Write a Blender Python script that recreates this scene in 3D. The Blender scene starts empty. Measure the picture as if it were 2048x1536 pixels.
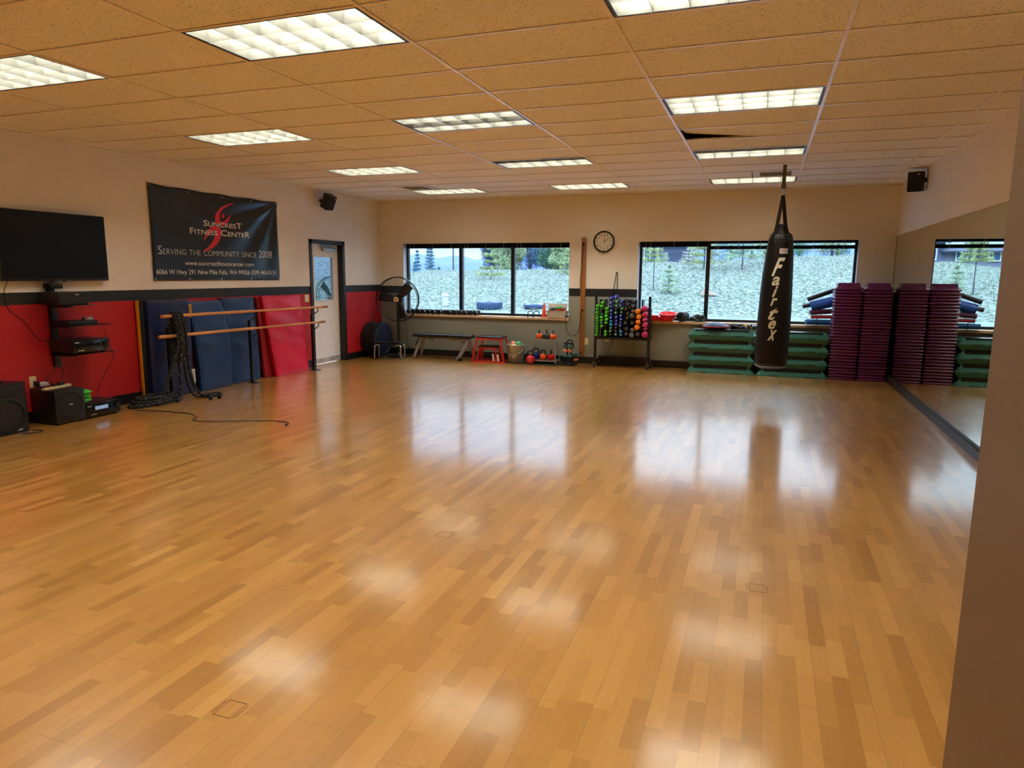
import bpy, bmesh, math, random
from mathutils import Vector, Matrix, Euler

PI = math.pi
R = math.radians
random.seed(7)
SC = bpy.context.scene
COL = SC.collection

# ------------------------------------------------------------------ camera
cam_data = bpy.data.cameras.new('camera')
cam = bpy.data.objects.new('camera', cam_data)
COL.objects.link(cam)
cam.location = (7.187, -12.119, 1.586)
cam.rotation_euler = (1.41285, -0.00728, 0.34887)
cam_data.sensor_width = 36
cam_data.lens = 1376.5 / 2048 * 36
cam_data.clip_start = 0.05
cam_data.clip_end = 3000
SC.camera = cam

# ------------------------------------------------------------------ view, light levels
SC.view_settings.view_transform = 'Standard'
SC.view_settings.look = 'None'
SC.view_settings.exposure = 0.7
SC.view_settings.gamma = 1.0
SC.view_settings.use_curve_mapping = False
SC.cycles.max_bounces = 10
SC.cycles.diffuse_bounces = 5
SC.cycles.glossy_bounces = 5
SC.cycles.transparent_max_bounces = 12
SC.cycles.caustics_reflective = False
SC.cycles.caustics_refractive = False
SC.cycles.sample_clamp_indirect = 6
TUBE = 62.0          # radiance of a lit fluorescent tube
SKY_LOW = 0.95       # sky near the horizon
SKY_HIGH = 7.5       # overcast sky overhead

W = 9.054            # room width (x: 0 left wall .. W mirror wall), back wall at y = 0
H = 2.963            # ceiling
YN = -13.6           # wall behind the camera
GX0, GY0 = 6.3185, -0.2337   # ceiling grid origin
GX, GY = 1.2192, 0.6096


def lin(h):
    if isinstance(h, str):
        h = h.lstrip('#')
        c = [int(h[i:i + 2], 16) / 255 for i in (0, 2, 4)]
        return tuple(x / 12.92 if x < .04045 else ((x + .055) / 1.055) ** 2.4 for x in c) + (1,)
    return tuple(h) + ((1,) if len(h) == 3 else ())


# ------------------------------------------------------------------ world
world = bpy.data.worlds.new('sky')
SC.world = world
world.use_nodes = True
nt = world.node_tree
nt.nodes.clear()
N = nt.nodes.new
wo = N('ShaderNodeOutputWorld'); bg = N('ShaderNodeBackground')
tc = N('ShaderNodeTexCoord'); sep = N('ShaderNodeSeparateXYZ')
mp = N('ShaderNodeMapping'); mp.inputs['Scale'].default_value = (1.2, 1.2, 9)
nz = N('ShaderNodeTexNoise'); nz.inputs['Scale'].default_value = 3.0; nz.inputs['Detail'].default_value = 5
cr = N('ShaderNodeValToRGB')
cr.color_ramp.elements[0].position = .38; cr.color_ramp.elements[0].color = (.56, .76, 1.0, 1)
cr.color_ramp.elements[1].position = .62; cr.color_ramp.elements[1].color = (.88, .95, 1.0, 1)
mr = N('ShaderNodeMapRange')
mr.inputs['From Min'].default_value = 0.22; mr.inputs['From Max'].default_value = 0.6
mr.inputs['To Min'].default_value = SKY_LOW; mr.inputs['To Max'].default_value = SKY_HIGH
L = nt.links.new
L(tc.outputs['Generated'], sep.inputs[0]); L(tc.outputs['Generated'], mp.inputs[0]); L(mp.outputs[0], nz.inputs['Vector'])
L(nz.outputs['Fac'], cr.inputs['Fac']); L(sep.outputs['Z'], mr.inputs['Value'])
L(cr.outputs['Color'], bg.inputs['Color']); L(mr.outputs[0], bg.inputs['Strength']); L(bg.outputs[0], wo.inputs[0])


# ------------------------------------------------------------------ materials
def newmat(name):
    m = bpy.data.materials.new(name)
    m.use_nodes = True
    t = m.node_tree
    b = t.nodes['Principled BSDF']
    return m, t, b


def mat(name, col, rough=.5, metal=0.0, var=.08, scale=18, bump=0.0, bscale=120, spec=.5, coat=0.0, stretch=(1, 1, 1), emit=None, estr=0):
    m, t, b = newmat(name)
    col = lin(col)
    tcn = t.nodes.new('ShaderNodeTexCoord')
    mpn = t.nodes.new('ShaderNodeMapping'); mpn.inputs['Scale'].default_value = stretch
    t.links.new(tcn.outputs['Object'], mpn.inputs[0])
    n = t.nodes.new('ShaderNodeTexNoise'); n.inputs['Scale'].default_value = scale; n.inputs['Detail'].default_value = 4
    t.links.new(mpn.outputs[0], n.inputs['Vector'])
    r = t.nodes.new('ShaderNodeValToRGB')
    r.color_ramp.elements[0].position = .3; r.color_ramp.elements[1].position = .7
    r.color_ramp.elements[0].color = tuple(c * (1 - var) for c in col[:3]) + (1,)
    r.color_ramp.elements[1].color = tuple(min(1, c * (1 + var)) for c in col[:3]) + (1,)
    t.links.new(n.outputs['Fac'], r.inputs['Fac'])
    t.links.new(r.outputs['Color'], b.inputs['Base Color'])
    b.inputs['Roughness'].default_value = rough
    b.inputs['Metallic'].default_value = metal
    b.inputs['Specular IOR Level'].default_value = spec
    if coat:
        b.inputs['Coat Weight'].default_value = coat
        b.inputs['Coat Roughness'].default_value = .15
    if bump:
        n2 = t.nodes.new('ShaderNodeTexNoise'); n2.inputs['Scale'].default_value = bscale; n2.inputs['Detail'].default_value = 3
        t.links.new(mpn.outputs[0], n2.inputs['Vector'])
        bp = t.nodes.new('ShaderNodeBump'); bp.inputs['Strength'].default_value = bump; bp.inputs['Distance'].default_value = .01
        t.links.new(n2.outputs['Fac'], bp.inputs['Height']); t.links.new(bp.outputs[0], b.inputs['Normal'])
    if emit:
        b.inputs['Emission Color'].default_value = lin(emit)
        b.inputs['Emission Strength'].default_value = estr
    return m


def glass(name, tint=(.93, .97, 1.0), refl=.06, rough=.0):
    m = bpy.data.materials.new(name); m.use_nodes = True
    t = m.node_tree; t.nodes.clear()
    o = t.nodes.new('ShaderNodeOutputMaterial'); mx = t.nodes.new('ShaderNodeMixShader')
    tr = t.nodes.new('ShaderNodeBsdfTransparent'); tr.inputs[0].default_value = tuple(tint) + (1,)
    gl = t.nodes.new('ShaderNodeBsdfGlossy'); gl.inputs['Roughness'].default_value = rough
    lw = t.nodes.new('ShaderNodeLayerWeight'); lw.inputs['Blend'].default_value = .25
    ad = t.nodes.new('ShaderNodeMath'); ad.operation = 'MULTIPLY_ADD'; ad.inputs[1].default_value = .5; ad.inputs[2].default_value = refl
    t.links.new(lw.outputs['Fresnel'], ad.inputs[0]); t.links.new(ad.outputs[0], mx.inputs[0])
    t.links.new(tr.outputs[0], mx.inputs[1]); t.links.new(gl.outputs[0], mx.inputs[2]); t.links.new(mx.outputs[0], o.inputs[0])
    return m


def mth(t, op, a, b=None, c=None):
    n = t.nodes.new('ShaderNodeMath'); n.operation = op
    for i, v in enumerate((a, b, c)):
        if v is None: continue
        if isinstance(v, (int, float)): n.inputs[i].default_value = v
        else: t.links.new(v, n.inputs[i])
    return n.outputs[0]


def ramp(t, fac, stops):
    r = t.nodes.new('ShaderNodeValToRGB')
    while len(r.color_ramp.elements) < len(stops): r.color_ramp.elements.new(.5)
    for e, (p, c) in zip(r.color_ramp.elements, stops): e.position = p; e.color = lin(c)
    t.links.new(fac, r.inputs['Fac'])
    return r.outputs['Color']


def mixc(t, fac, a, b, mode='MIX'):
    n = t.nodes.new('ShaderNodeMix'); n.data_type = 'RGBA'; n.blend_type = mode
    if isinstance(fac, (int, float)): n.inputs[0].default_value = fac
    else: t.links.new(fac, n.inputs[0])
    for i, v in ((6, a), (7, b)):
        if isinstance(v, (tuple, str)): n.inputs[i].default_value = lin(v)
        else: t.links.new(v, n.inputs[i])
    return n.outputs[2]


def floor_mat():
    m, t, b = newmat('laminate floor')
    tcn = t.nodes.new('ShaderNodeTexCoord'); sp = t.nodes.new('ShaderNodeSeparateXYZ')
    t.links.new(tcn.outputs['Object'], sp.inputs[0])
    x, y = sp.outputs['X'], sp.outputs['Y']
    SW = .0655
    si = mth(t, 'FLOOR', mth(t, 'DIVIDE', x, SW))
    wn = t.nodes.new('ShaderNodeTexWhiteNoise'); wn.noise_dimensions = '1D'; t.links.new(si, wn.inputs['W'])
    yy = mth(t, 'ADD', mth(t, 'DIVIDE', y, .40), mth(t, 'MULTIPLY', wn.outputs['Value'], 17.0))
    # make block lengths uneven
    bj = mth(t, 'FLOOR', mth(t, 'ADD', yy, mth(t, 'MULTIPLY', mth(t, 'SINE', mth(t, 'MULTIPLY', yy, 2.1)), .28)))
    cmb = t.nodes.new('ShaderNodeCombineXYZ'); t.links.new(si, cmb.inputs[0]); t.links.new(bj, cmb.inputs[1])
    w2 = t.nodes.new('ShaderNodeTexWhiteNoise'); w2.noise_dimensions = '3D'; t.links.new(cmb.outputs[0], w2.inputs['Vector'])
    base = ramp(t, w2.outputs['Value'], [(0, '#a5732f'), (.15, '#b17f38'), (.5, '#ba8840'), (.85, '#c39047'), (1, '#cb9a50')])
    # grain, shifted per block
    off = t.nodes.new('ShaderNodeVectorMath'); off.operation = 'MULTIPLY_ADD'
    t.links.new(w2.outputs['Color'], off.inputs[0]); off.inputs[1].default_value = (7, 7, 7)
    t.links.new(tcn.outputs['Object'], off.inputs[2])
    mp1 = t.nodes.new('ShaderNodeMapping'); mp1.inputs['Scale'].default_value = (46, 5, 1); t.links.new(off.outputs[0], mp1.inputs[0])
    g = t.nodes.new('ShaderNodeTexNoise'); g.inputs['Scale'].default_value = 1.6; g.inputs['Detail'].default_value = 6; g.inputs['Distortion'].default_value = 1.6
    t.links.new(mp1.outputs[0], g.inputs['Vector'])
    gc = ramp(t, g.outputs['Fac'], [(.25, (.84, .80, .74)), (.5, (1, 1, 1)), (.75, (1.0, 1.0, 1.0))])
    c1 = mixc(t, .75, base, gc, 'MULTIPLY')
    # large blotchy tone
    n3 = t.nodes.new('ShaderNodeTexNoise'); n3.inputs['Scale'].default_value = 1.1; n3.inputs['Detail'].default_value = 3
    t.links.new(tcn.outputs['Object'], n3.inputs['Vector'])
    c2 = mixc(t, .5, c1, ramp(t, n3.outputs['Fac'], [(.3, (.86, .82, .78)), (.7, (1, 1, 1))]), 'MULTIPLY')
    # seams of boards (three strips wide, 1.2 m long)
    bx = mth(t, 'DIVIDE', x, SW * 3)
    fx = mth(t, 'FRACT', bx)
    ex = mth(t, 'MINIMUM', fx, mth(t, 'SUBTRACT', 1.0, fx))
    wb = t.nodes.new('ShaderNodeTexWhiteNoise'); wb.noise_dimensions = '1D'; t.links.new(mth(t, 'FLOOR', bx), wb.inputs['W'])
    fy = mth(t, 'FRACT', mth(t, 'ADD', mth(t, 'DIVIDE', y, 1.21), wb.outputs['Value']))
    ey = mth(t, 'MINIMUM', fy, mth(t, 'SUBTRACT', 1.0, fy))
    seam = mth(t, 'MAXIMUM', mth(t, 'LESS_THAN', ex, .0065), mth(t, 'LESS_THAN', ey, .0012))
    c3 = mixc(t, mth(t, 'MULTIPLY', seam, .45), c2, (.16, .07, .02))
    t.links.new(c3, b.inputs['Base Color'])
    # ripples for the soft broken reflections
    mp2 = t.nodes.new('ShaderNodeMapping'); mp2.inputs['Scale'].default_value = (9, 34, 1); t.links.new(tcn.outputs['Object'], mp2.inputs[0])
    rn = t.nodes.new('ShaderNodeTexNoise'); rn.inputs['Scale'].default_value = 1.5; rn.inputs['Detail'].default_value = 4; t.links.new(mp2.outputs[0], rn.inputs['Vector'])
    hh = mth(t, 'SUBTRACT', mth(t, 'MULTIPLY', rn.outputs['Fac'], .12), mth(t, 'MULTIPLY', seam, .5))
    hh = mth(t, 'ADD', hh, mth(t, 'MULTIPLY', wb.outputs['Value'], .0))
    bp = t.nodes.new('ShaderNodeBump'); bp.inputs['Strength'].default_value = .22; bp.inputs['Distance'].default_value = .004
    t.links.new(hh, bp.inputs['Height']); t.links.new(bp.outputs[0], b.inputs['Normal'])
    rr = mth(t, 'ADD', mth(t, 'MULTIPLY', g.outputs['Fac'], .06), .285)
    t.links.new(rr, b.inputs['Roughness'])
    b.inputs['Specular IOR Level'].default_value = .6
    b.inputs['Coat Weight'].default_value = 1.0; b.inputs['Coat IOR'].default_value = 1.8; b.inputs['Coat Roughness'].default_value = .13
    t.links.new(bp.outputs[0], b.inputs['Coat Normal'])
    return m


def tile_mat():
    m, t, b = newmat('fissured ceiling tile')
    tcn = t.nodes.new('ShaderNodeTexCoord')
    n = t.nodes.new('ShaderNodeTexNoise'); n.inputs['Scale'].default_value = 74; n.inputs['Detail'].default_value = 3; n.inputs['Distortion'].default_value = .9
    t.links.new(tcn.outputs['Object'], n.inputs['Vector'])
    pore = ramp(t, n.outputs['Fac'], [(.33, (.5, .44, .38)), (.40, (.9, .88, .86)), (.45, (1, 1, 1))])
    n2 = t.nodes.new('ShaderNodeTexNoise'); n2.inputs['Scale'].default_value = .8
    t.links.new(tcn.outputs['Object'], n2.inputs['Vector'])
    base = ramp(t, n2.outputs['Fac'], [(.3, '#f3f5fb'), (.7, '#f8fafe')])
    t.links.new(mixc(t, 1.0, base, pore, 'MULTIPLY'), b.inputs['Base Color'])
    bp = t.nodes.new('ShaderNodeBump'); bp.inputs['Strength'].default_value = .4; bp.inputs['Distance'].default_value = .003
    t.links.new(n.outputs['Fac'], bp.inputs['Height']); t.links.new(bp.outputs[0], b.inputs['Normal'])
    b.inputs['Roughness'].default_value = .95
    return m


def wall_mat(name, up, low, z0, z1, band='#15181b'):
    """painted wall: lower colour, black stripe from z0 to z1, upper colour"""
    m, t, b = newmat(name)
    tcn = t.nodes.new('ShaderNodeTexCoord'); sp = t.nodes.new('ShaderNodeSeparateXYZ')
    t.links.new(tcn.outputs['Object'], sp.inputs[0])
    n = t.nodes.new('ShaderNodeTexNoise'); n.inputs['Scale'].default_value = 2.2; n.inputs['Detail'].default_value = 5
    t.links.new(tcn.outputs['Object'], n.inputs['Vector'])
    z = sp.outputs['Z']
    c = mixc(t, mth(t, 'GREATER_THAN', z, z0), low, band)
    c = mixc(t, mth(t, 'GREATER_THAN', z, z1), c, up)
    c = mixc(t, .35, c, ramp(t, n.outputs['Fac'], [(.3, (.88, .88, .88)), (.7, (1, 1, 1))]), 'MULTIPLY')
    t.links.new(c, b.inputs['Base Color'])
    n2 = t.nodes.new('ShaderNodeTexNoise'); n2.inputs['Scale'].default_value = 160
    t.links.new(tcn.outputs['Object'], n2.inputs['Vector'])
    bp = t.nodes.new('ShaderNodeBump'); bp.inputs['Strength'].default_value = .12; bp.inputs['Distance'].default_value = .003
    t.links.new(n2.outputs['Fac'], bp.inputs['Height']); t.links.new(bp.outputs[0], b.inputs['Normal'])
    b.inputs['Roughness'].default_value = .55
    return m


def flecked(name, col, fleck, scale=60, thr=.66, rough=.8):
    m, t, b = newmat(name)
    tcn = t.nodes.new('ShaderNodeTexCoord')
    v = t.nodes.new('ShaderNodeTexNoise'); v.inputs['Scale'].default_value = scale; v.inputs['Detail'].default_value = 1
    t.links.new(tcn.outputs['Object'], v.inputs['Vector'])
    t.links.new(mixc(t, mth(t, 'GREATER_THAN', v.outputs['Fac'], thr), col, fleck), b.inputs['Base Color'])
    b.inputs['Roughness'].default_value = rough
    return m


M = {}
M['floor'] = floor_mat()
M['tile'] = tile_mat()
M['grid'] = mat('ceiling grid paint', '#fbf3ec', .3, var=.03)
M['wallL'] = wall_mat('left wall paint', '#ebe8e3', '#ae101c', 1.24, 1.365)
M['wallB'] = wall_mat('back wall paint', '#e8e1d2', '#888c80', 1.205, 1.345)
M['wallR'] = wall_mat('right wall paint', '#f0ebe4', '#f0ebe4', 1.2, 1.2)
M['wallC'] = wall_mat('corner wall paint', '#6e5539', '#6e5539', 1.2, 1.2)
M['black'] = mat('black plastic', '#0d0e10', .45)
M['blackm'] = mat('matt black rubber', '#0c0c0d', .8, bump=.3)
M['blackgl'] = mat('gloss black', '#08080a', .15)
M['trim'] = mat('black vinyl base', '#101214', .4)
M['frame'] = mat('dark bronze frame', '#12151c', .35)
M['steel'] = mat('black steel', '#141518', .35, metal=.2)
M['chrome'] = mat('brushed metal', '#c9c9c9', .3, metal=1)
M['silver'] = mat('silver paint', '#98989a', .4, metal=.5)
M['white'] = mat('white paint', '#eeeade', .5)
M['door'] = flecked('scuffed door paint', '#f2f4f8', '#e2e2e4', 9, .68, .5)
M['closer'] = mat('door closer metal', '#9ea5a6', .4, metal=.6)
M['ivory'] = mat('ivory plastic', '#e0cf9c', .45)
M['wood'] = mat('varnished pine', '#c98b50', .35, stretch=(1, .15, 1), scale=30, var=.2)
M['board'] = mat('stained board', '#8f5c28', .4, stretch=(1, 1, .06), scale=40, var=.35)
M['sill'] = mat('oak sill', '#d9bc98', .4, stretch=(.1, 1, 1), scale=30, var=.15)
M['blind'] = mat('dark blind slats', '#10141d', .8, spec=.15)
M['glass'] = glass('window glass', (.9, .96, 1.0), .02)
M['doorglass'] = glass('door glass', (.55, .68, .75), .38)
M['shelfglass'] = glass('smoked shelf glass', (.3, .3, .32), .1)
M['mirror'] = mat('silvered mirror', '#e6ece4', .004, metal=1, var=0)
M['navy'] = mat('navy vinyl', '#101c4a', .38, bump=.25, bscale=9)
M['blue'] = mat('blue vinyl', '#0d3264', .36, bump=.5, bscale=6)
M['redv'] = mat('red vinyl', '#cc1640', .36, bump=.45, bscale=6)
M['redd'] = mat('dark red vinyl', '#8c0f1c', .4, bump=.3, bscale=6)
M['yellow'] = mat('yellow vinyl', '#e5a20c', .45)
M['label'] = mat('white label', '#d9dde0', .5)
M['rope'] = flecked('black rope with white flecks', '#040404', '#c9c9c9', 70, .69)
M['red'] = mat('red paint', '#bf1a16', .4)
M['rubber'] = mat('black rubber top', '#101114', .45)
M['pad'] = mat('black vinyl pad', '#0b0d12', .3)
M['leather'] = mat('black bag leather', '#060607', .42, spec=.35, bump=.35, bscale=5)
M['gold'] = mat('cream lettering', '#d6cfb8', .6)
M['green'] = mat('green step plastic', '#276a60', .42, bump=.1)
M['purple'] = mat('purple step plastic', '#601c58', .3, bump=.06)
M['galv'] = mat('galvanised steel', '#a6a08c', .42, metal=.5, var=.25, scale=14)
M['lime'] = mat('lime neoprene', '#4fbf22', .5)
M['teal'] = mat('teal neoprene', '#1c6e48', .5)
M['nblue'] = mat('blue neoprene', '#122a9c', .45)
M['lblue'] = mat('light blue neoprene', '#1f7fc9', .45)
M['greyhex'] = mat('grey hex rubber', '#5c5a50', .5)
M['orange'] = mat('orange neoprene', '#f08a10', .5)
M['kborange'] = mat('orange vinyl', '#e8560c', .3)
M['pink'] = mat('magenta neoprene', '#c01f6a', .45)
M['kbred'] = mat('red vinyl bell', '#c4121a', .25)
M['kbgrey'] = mat('grey iron bell', '#34362f', .4)
M['coralball'] = mat('peach ball', '#e58a60', .4)
M['mintball'] = mat('mint ball', '#3fae74', .4)
M['tealn'] = mat('dark teal neoprene', '#0f6068', .45)
M['peach'] = mat('peach neoprene', '#e07850', .5)
M['cone'] = mat('orange cone plastic', '#f2521e', .4)
M['redpl'] = mat('red plastic', '#e01224', .35)
M['bluepad'] = mat('dark blue pad', '#0b1a3c', .55, spec=.2)
M['matblue'] = mat('blue foam mat', '#1d5cc8', .5)
M['matsky'] = mat('steel blue foam mat', '#1c5c96', .5)
M['matplum'] = mat('plum foam mat', '#4a1836', .5)
M['matred'] = mat('red foam mat', '#9e1c1c', .5)
M['matblack'] = mat('charcoal foam mat', '#0e1622', .5)
M['binw'] = mat('pale plastic', '#c8c3b8', .35)
M['bands_g'] = mat('green tubing', '#3fae3a', .4)
M['clockface'] = mat('clock face', '#ece6d8', .6, var=.02)
M['banner'] = mat('black banner vinyl', '#0b1013', .28, var=.03)
M['txt'] = mat('white print', '#f2f2ee', .5, var=.01)
M['txtred'] = mat('red print', '#d8141f', .45, var=.02)
M['hub'] = mat('brass badge', '#d2b27c', .4)
M['bronze'] = mat('painted steel strut', '#5f5130', .5)
M['screen'] = mat('television screen', '#060607', .35, var=0, spec=.25)
M['display'] = mat('amplifier display', '#8aa6c8', .2, emit='#7fa6d8', estr=.25)
M['tubeon'] = mat('lit tube', '#fff6e0', .5, emit=(1.0, .96, .87), estr=TUBE)
M['tubeoff'] = mat('dark tube', '#cfcfc8', .4)
M['louver'] = mat('louvre blade', '#66665f', .35, var=.02)
M['troffer'] = mat('fixture housing', '#b4b4ac', .5, var=.02)
M['vent'] = mat('vent enamel', '#dcd6cb', .5)
M['dark'] = mat('dark cavity', '#17120d', .9)
M['siding'] = mat('grey blue metal siding', '#566284', .6, var=.12)
M['roof'] = mat('dark roof metal', '#303a52', .6)
M['ground'] = None


# ------------------------------------------------------------------ mesh builder
class MB:
    def __init__(s):
        s.bm = bmesh.new(); s.mi = 0

    def _mark(s, verts):
        fs = set(f for v in verts for f in v.link_faces)
        for f in fs: f.material_index = s.mi
        return fs

    def box(s, c, d, rot=None, bev=0, seg=2):
        m = Matrix.Translation(c) @ (rot.to_matrix().to_4x4() if rot else Matrix()) @ Matrix.Diagonal((d[0], d[1], d[2], 1))
        r = bmesh.ops.create_cube(s.bm, size=1, matrix=m)
        if bev:
            es = list(set(e for v in r['verts'] for e in v.link_edges))
            rb = bmesh.ops.bevel(s.bm, geom=es, offset=bev, segments=seg, affect='EDGES', profile=.5)
            for f in rb['faces']: f.material_index = s.mi
            vs = rb['verts'] + [v for v in r['verts'] if v.is_valid]
            s._mark([v for v in vs if v.is_valid])
        else: s._mark(r['verts'])
        return s

    def bx(s, x0, x1, y0, y1, z0, z1, bev=0):
        return s.box(((x0 + x1) / 2, (y0 + y1) / 2, (z0 + z1) / 2), (abs(x1 - x0), abs(y1 - y0), abs(z1 - z0)), None, bev)

    def ring(s, pts):
        return [s.bm.verts.new(p) for p in pts]

    def skin(s, rings, closed=False, caps=True, ring_closed=True):
        vr = [s.ring(r) for r in rings]
        n = len(vr[0]); k = len(vr)
        for i in range(k if closed else k - 1):
            a, b = vr[i], vr[(i + 1) % k]
            for j in range(n if ring_closed else n - 1):
                q = (a[j], a[(j + 1) % n], b[(j + 1) % n], b[j])
                try:
                    f = s.bm.faces.new(q); f.material_index = s.mi
                except ValueError: pass
        if caps and not closed and ring_closed:
            for r in (vr[0][::-1], vr[-1]):
                try:
                    f = s.bm.faces.new(r); f.material_index = s.mi
                except ValueError: pass
        return s

    def cyl(s, p0, p1, r0, r1=None, seg=16):
        p0, p1 = Vector(p0), Vector(p1); r1 = r0 if r1 is None else r1
        d = (p1 - p0).normalized(); u = d.orthogonal().normalized(); v = d.cross(u)
        f = lambda p, r: [p + (u * math.cos(a) + v * math.sin(a)) * r for a in [2 * PI * i / seg for i in range(seg)]]
        return s.skin([f(p0, r0), f(p1, r1)])

    def tube(s, pts, r, seg=8, closed=False):
        pts = [Vector(p) for p in pts]; n = len(pts); rings = []; u = None
        for i, p in enumerate(pts):
            if closed: d = pts[(i + 1) % n] - pts[i - 1]
            else: d = pts[min(i + 1, n - 1)] - pts[max(i - 1, 0)]
            if d.length < 1e-7: d = Vector((0, 0, 1))
            d.normalize()
            u = d.orthogonal().normalized() if u is None else (u - d * u.dot(d))
            if u.length < 1e-5: u = d.orthogonal()
            u.normalize(); v = d.cross(u)
            rr = r[i] if isinstance(r, (list, tuple)) else r
            rings.append([p + (u * math.cos(a) + v * math.sin(a)) * rr for a in [2 * PI * k / seg for k in range(seg)]])
        return s.skin(rings, closed=closed)

    def lathe(s, prof, c=(0, 0, 0), seg=24, m=None, closed=False):
        m = m or Matrix(); c = Vector(c)
        rings = [[c + m @ Vector((r * math.cos(a), r * math.sin(a), z)) for a in [2 * PI * i / seg for i in range(seg)]] for r, z in [(max(r, 1e-4), z) for r, z in prof]]
        return s.skin(rings, closed=closed)

    def ball(s, c, r, seg=16, rings=10):
        rx, ry, rz = (r, r, r) if isinstance(r, (int, float)) else r
        m = Matrix.Translation(c) @ Matrix.Diagonal((rx, ry, rz, 1))
        q = bmesh.ops.create_uvsphere(s.bm, u_segments=seg, v_segments=rings, radius=1, matrix=m)
        s._mark(q['verts']); return s

    def prism(s, poly, h, m=None):
        """2-D polygon in local xy extruded to z=h, placed by matrix m"""
        m = m or Matrix()
        a = [s.bm.verts.new(m @ Vector((p[0], p[1], 0))) for p in poly]
        b = [s.bm.verts.new(m @ Vector((p[0], p[1], h))) for p in poly]
        n = len(poly)
        for f in ([a[::-1]], [b], [(a[i], a[(i + 1) % n], b[(i + 1) % n], b[i]) for i in range(n)]):
            for q in f:
                ff = s.bm.faces.new(q); ff.material_index = s.mi
        return s

    def grid(s, fn, nu, nv):
        vs = [[s.bm.verts.new(fn(i / nu, j / nv)) for j in range(nv + 1)] for i in range(nu + 1)]
        for i in range(nu):
            for j in range(nv):
                f = s.bm.faces.new((vs[i][j], vs[i + 1][j], vs[i + 1][j + 1], vs[i][j + 1])); f.material_index = s.mi
        return s

    def build(s, name, mats, parent=None, loc=None, rot=None, smooth=35, fix=True):
        if fix: bmesh.ops.recalc_face_normals(s.bm, faces=s.bm.faces)
        me = bpy.data.meshes.new(name); s.bm.to_mesh(me); s.bm.free()
        for m_ in (mats if isinstance(mats, (list, tuple)) else [mats]): me.materials.append(M[m_] if isinstance(m_, str) else m_)
        if smooth:
            me.polygons.foreach_set('use_smooth', [True] * len(me.polygons))
            me.set_sharp_from_angle(angle=R(smooth))
        o = bpy.data.objects.new(name, me); COL.objects.link(o)
        if parent: o.parent = parent
        if loc: o.location = loc
        if rot: o.rotation_euler = rot
        return o


def tag(o, label=None, cat=None, group=None, kind=None):
    if label: o['label'] = label
    if cat: o['category'] = cat
    if group: o['group'] = group
    if kind: o['kind'] = kind
    return o


def thing(name, label, cat, loc=(0, 0, 0), rot=(0, 0, 0), group=None):
    o = bpy.data.objects.new(name, None); COL.objects.link(o)
    o.empty_display_size = .1
    o.location = loc; o.rotation_euler = rot
    return tag(o, label, cat, group)


def struct(o): o['kind'] = 'structure'; return o


def copy_tree(o, parent=None):
    c = o.copy(); COL.objects.link(c); c.parent = parent
    for ch in list(o.children): copy_tree(ch, c)
    return c


ORD = ['topmost', 'second', 'third', 'fourth', 'fifth', 'sixth', 'seventh', 'eighth', 'ninth', 'tenth', 'eleventh', 'twelfth', 'thirteenth', 'fourteenth',
       'fifteenth', 'sixteenth', 'seventeenth', 'eighteenth', 'nineteenth', 'twentieth']
ORD += ['twenty-' + w for w in ('first', 'second', 'third', 'fourth', 'fifth', 'sixth', 'seventh', 'eighth', 'ninth')] + ['thirtieth', 'thirty-first', 'thirty-second']


def text_verts(body, small=None, shear=0, offset=0, scale=.76):
    """letters as 2-D geometry, normalised so x runs 0..1; returns bmesh and height/width"""
    cu = bpy.data.curves.new('t', 'FONT'); cu.body = body; cu.size = 1; cu.resolution_u = 3; cu.shear = shear; cu.offset = offset
    if small:
        cu.small_caps_scale = scale
        for i, ch in enumerate(body):
            if ch.islower(): cu.body_format[i].use_small_caps = True
    o = bpy.data.objects.new('t', cu); COL.objects.link(o)
    dg = bpy.context.evaluated_depsgraph_get()
    me = bpy.data.meshes.new_from_object(o.evaluated_get(dg))
    bpy.data.objects.remove(o); bpy.data.curves.remove(cu)
    bm = bmesh.new(); bm.from_mesh(me); bpy.data.meshes.remove(me)
    xs = [v.co.x for v in bm.verts]; ys = [v.co.y for v in bm.verts]
    x0, x1 = min(xs), max(xs); y1 = max(ys)
    for v in bm.verts: v.co.x = (v.co.x - x0) / (x1 - x0); v.co.y = v.co.y / y1
    return bm


def place_text(name, body, fn, m, parent, **k):
    """fn(u, v) -> point; u 0..1 along the line, v 0..1 baseline to cap height"""
    bm = text_verts(body, **k)
    for v in bm.verts: v.co = fn(v.co.x, v.co.y)
    me = bpy.data.meshes.new(name); bm.to_mesh(me); bm.free()
    me.materials.append(M[m]); o = bpy.data.objects.new(name, me); COL.objects.link(o); o.parent = parent
    return o


# ================================================================== ROOM
# ---- floor
b = MB(); b.bx(-.3, W + .3, YN - .1, .25, -.1, 0)
struct(b.build('floor', 'floor', smooth=0))

b = MB()
for x, y in ((5.433, -10.297), (5.428, -8.457), (7.244, -8.549)):
    for sx in (-1, 1): b.bx(x + sx * .05 - .0015, x + sx * .05 + .0015, y - .04, y + .04, 0, .0006); b.bx(x + sx * .038 - .001, x + sx * .038 + .001, y - .045, y + .045, 0, .0006)
    for sy in (-1, 1): b.bx(x - .04, x + .04, y + sy * .045 - .0015, y + sy * .045 + .0015, 0, .0006)
struct(b.build('trim_4', mat('brown scuff lines', '#5a3412', .6), smooth=0))

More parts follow.
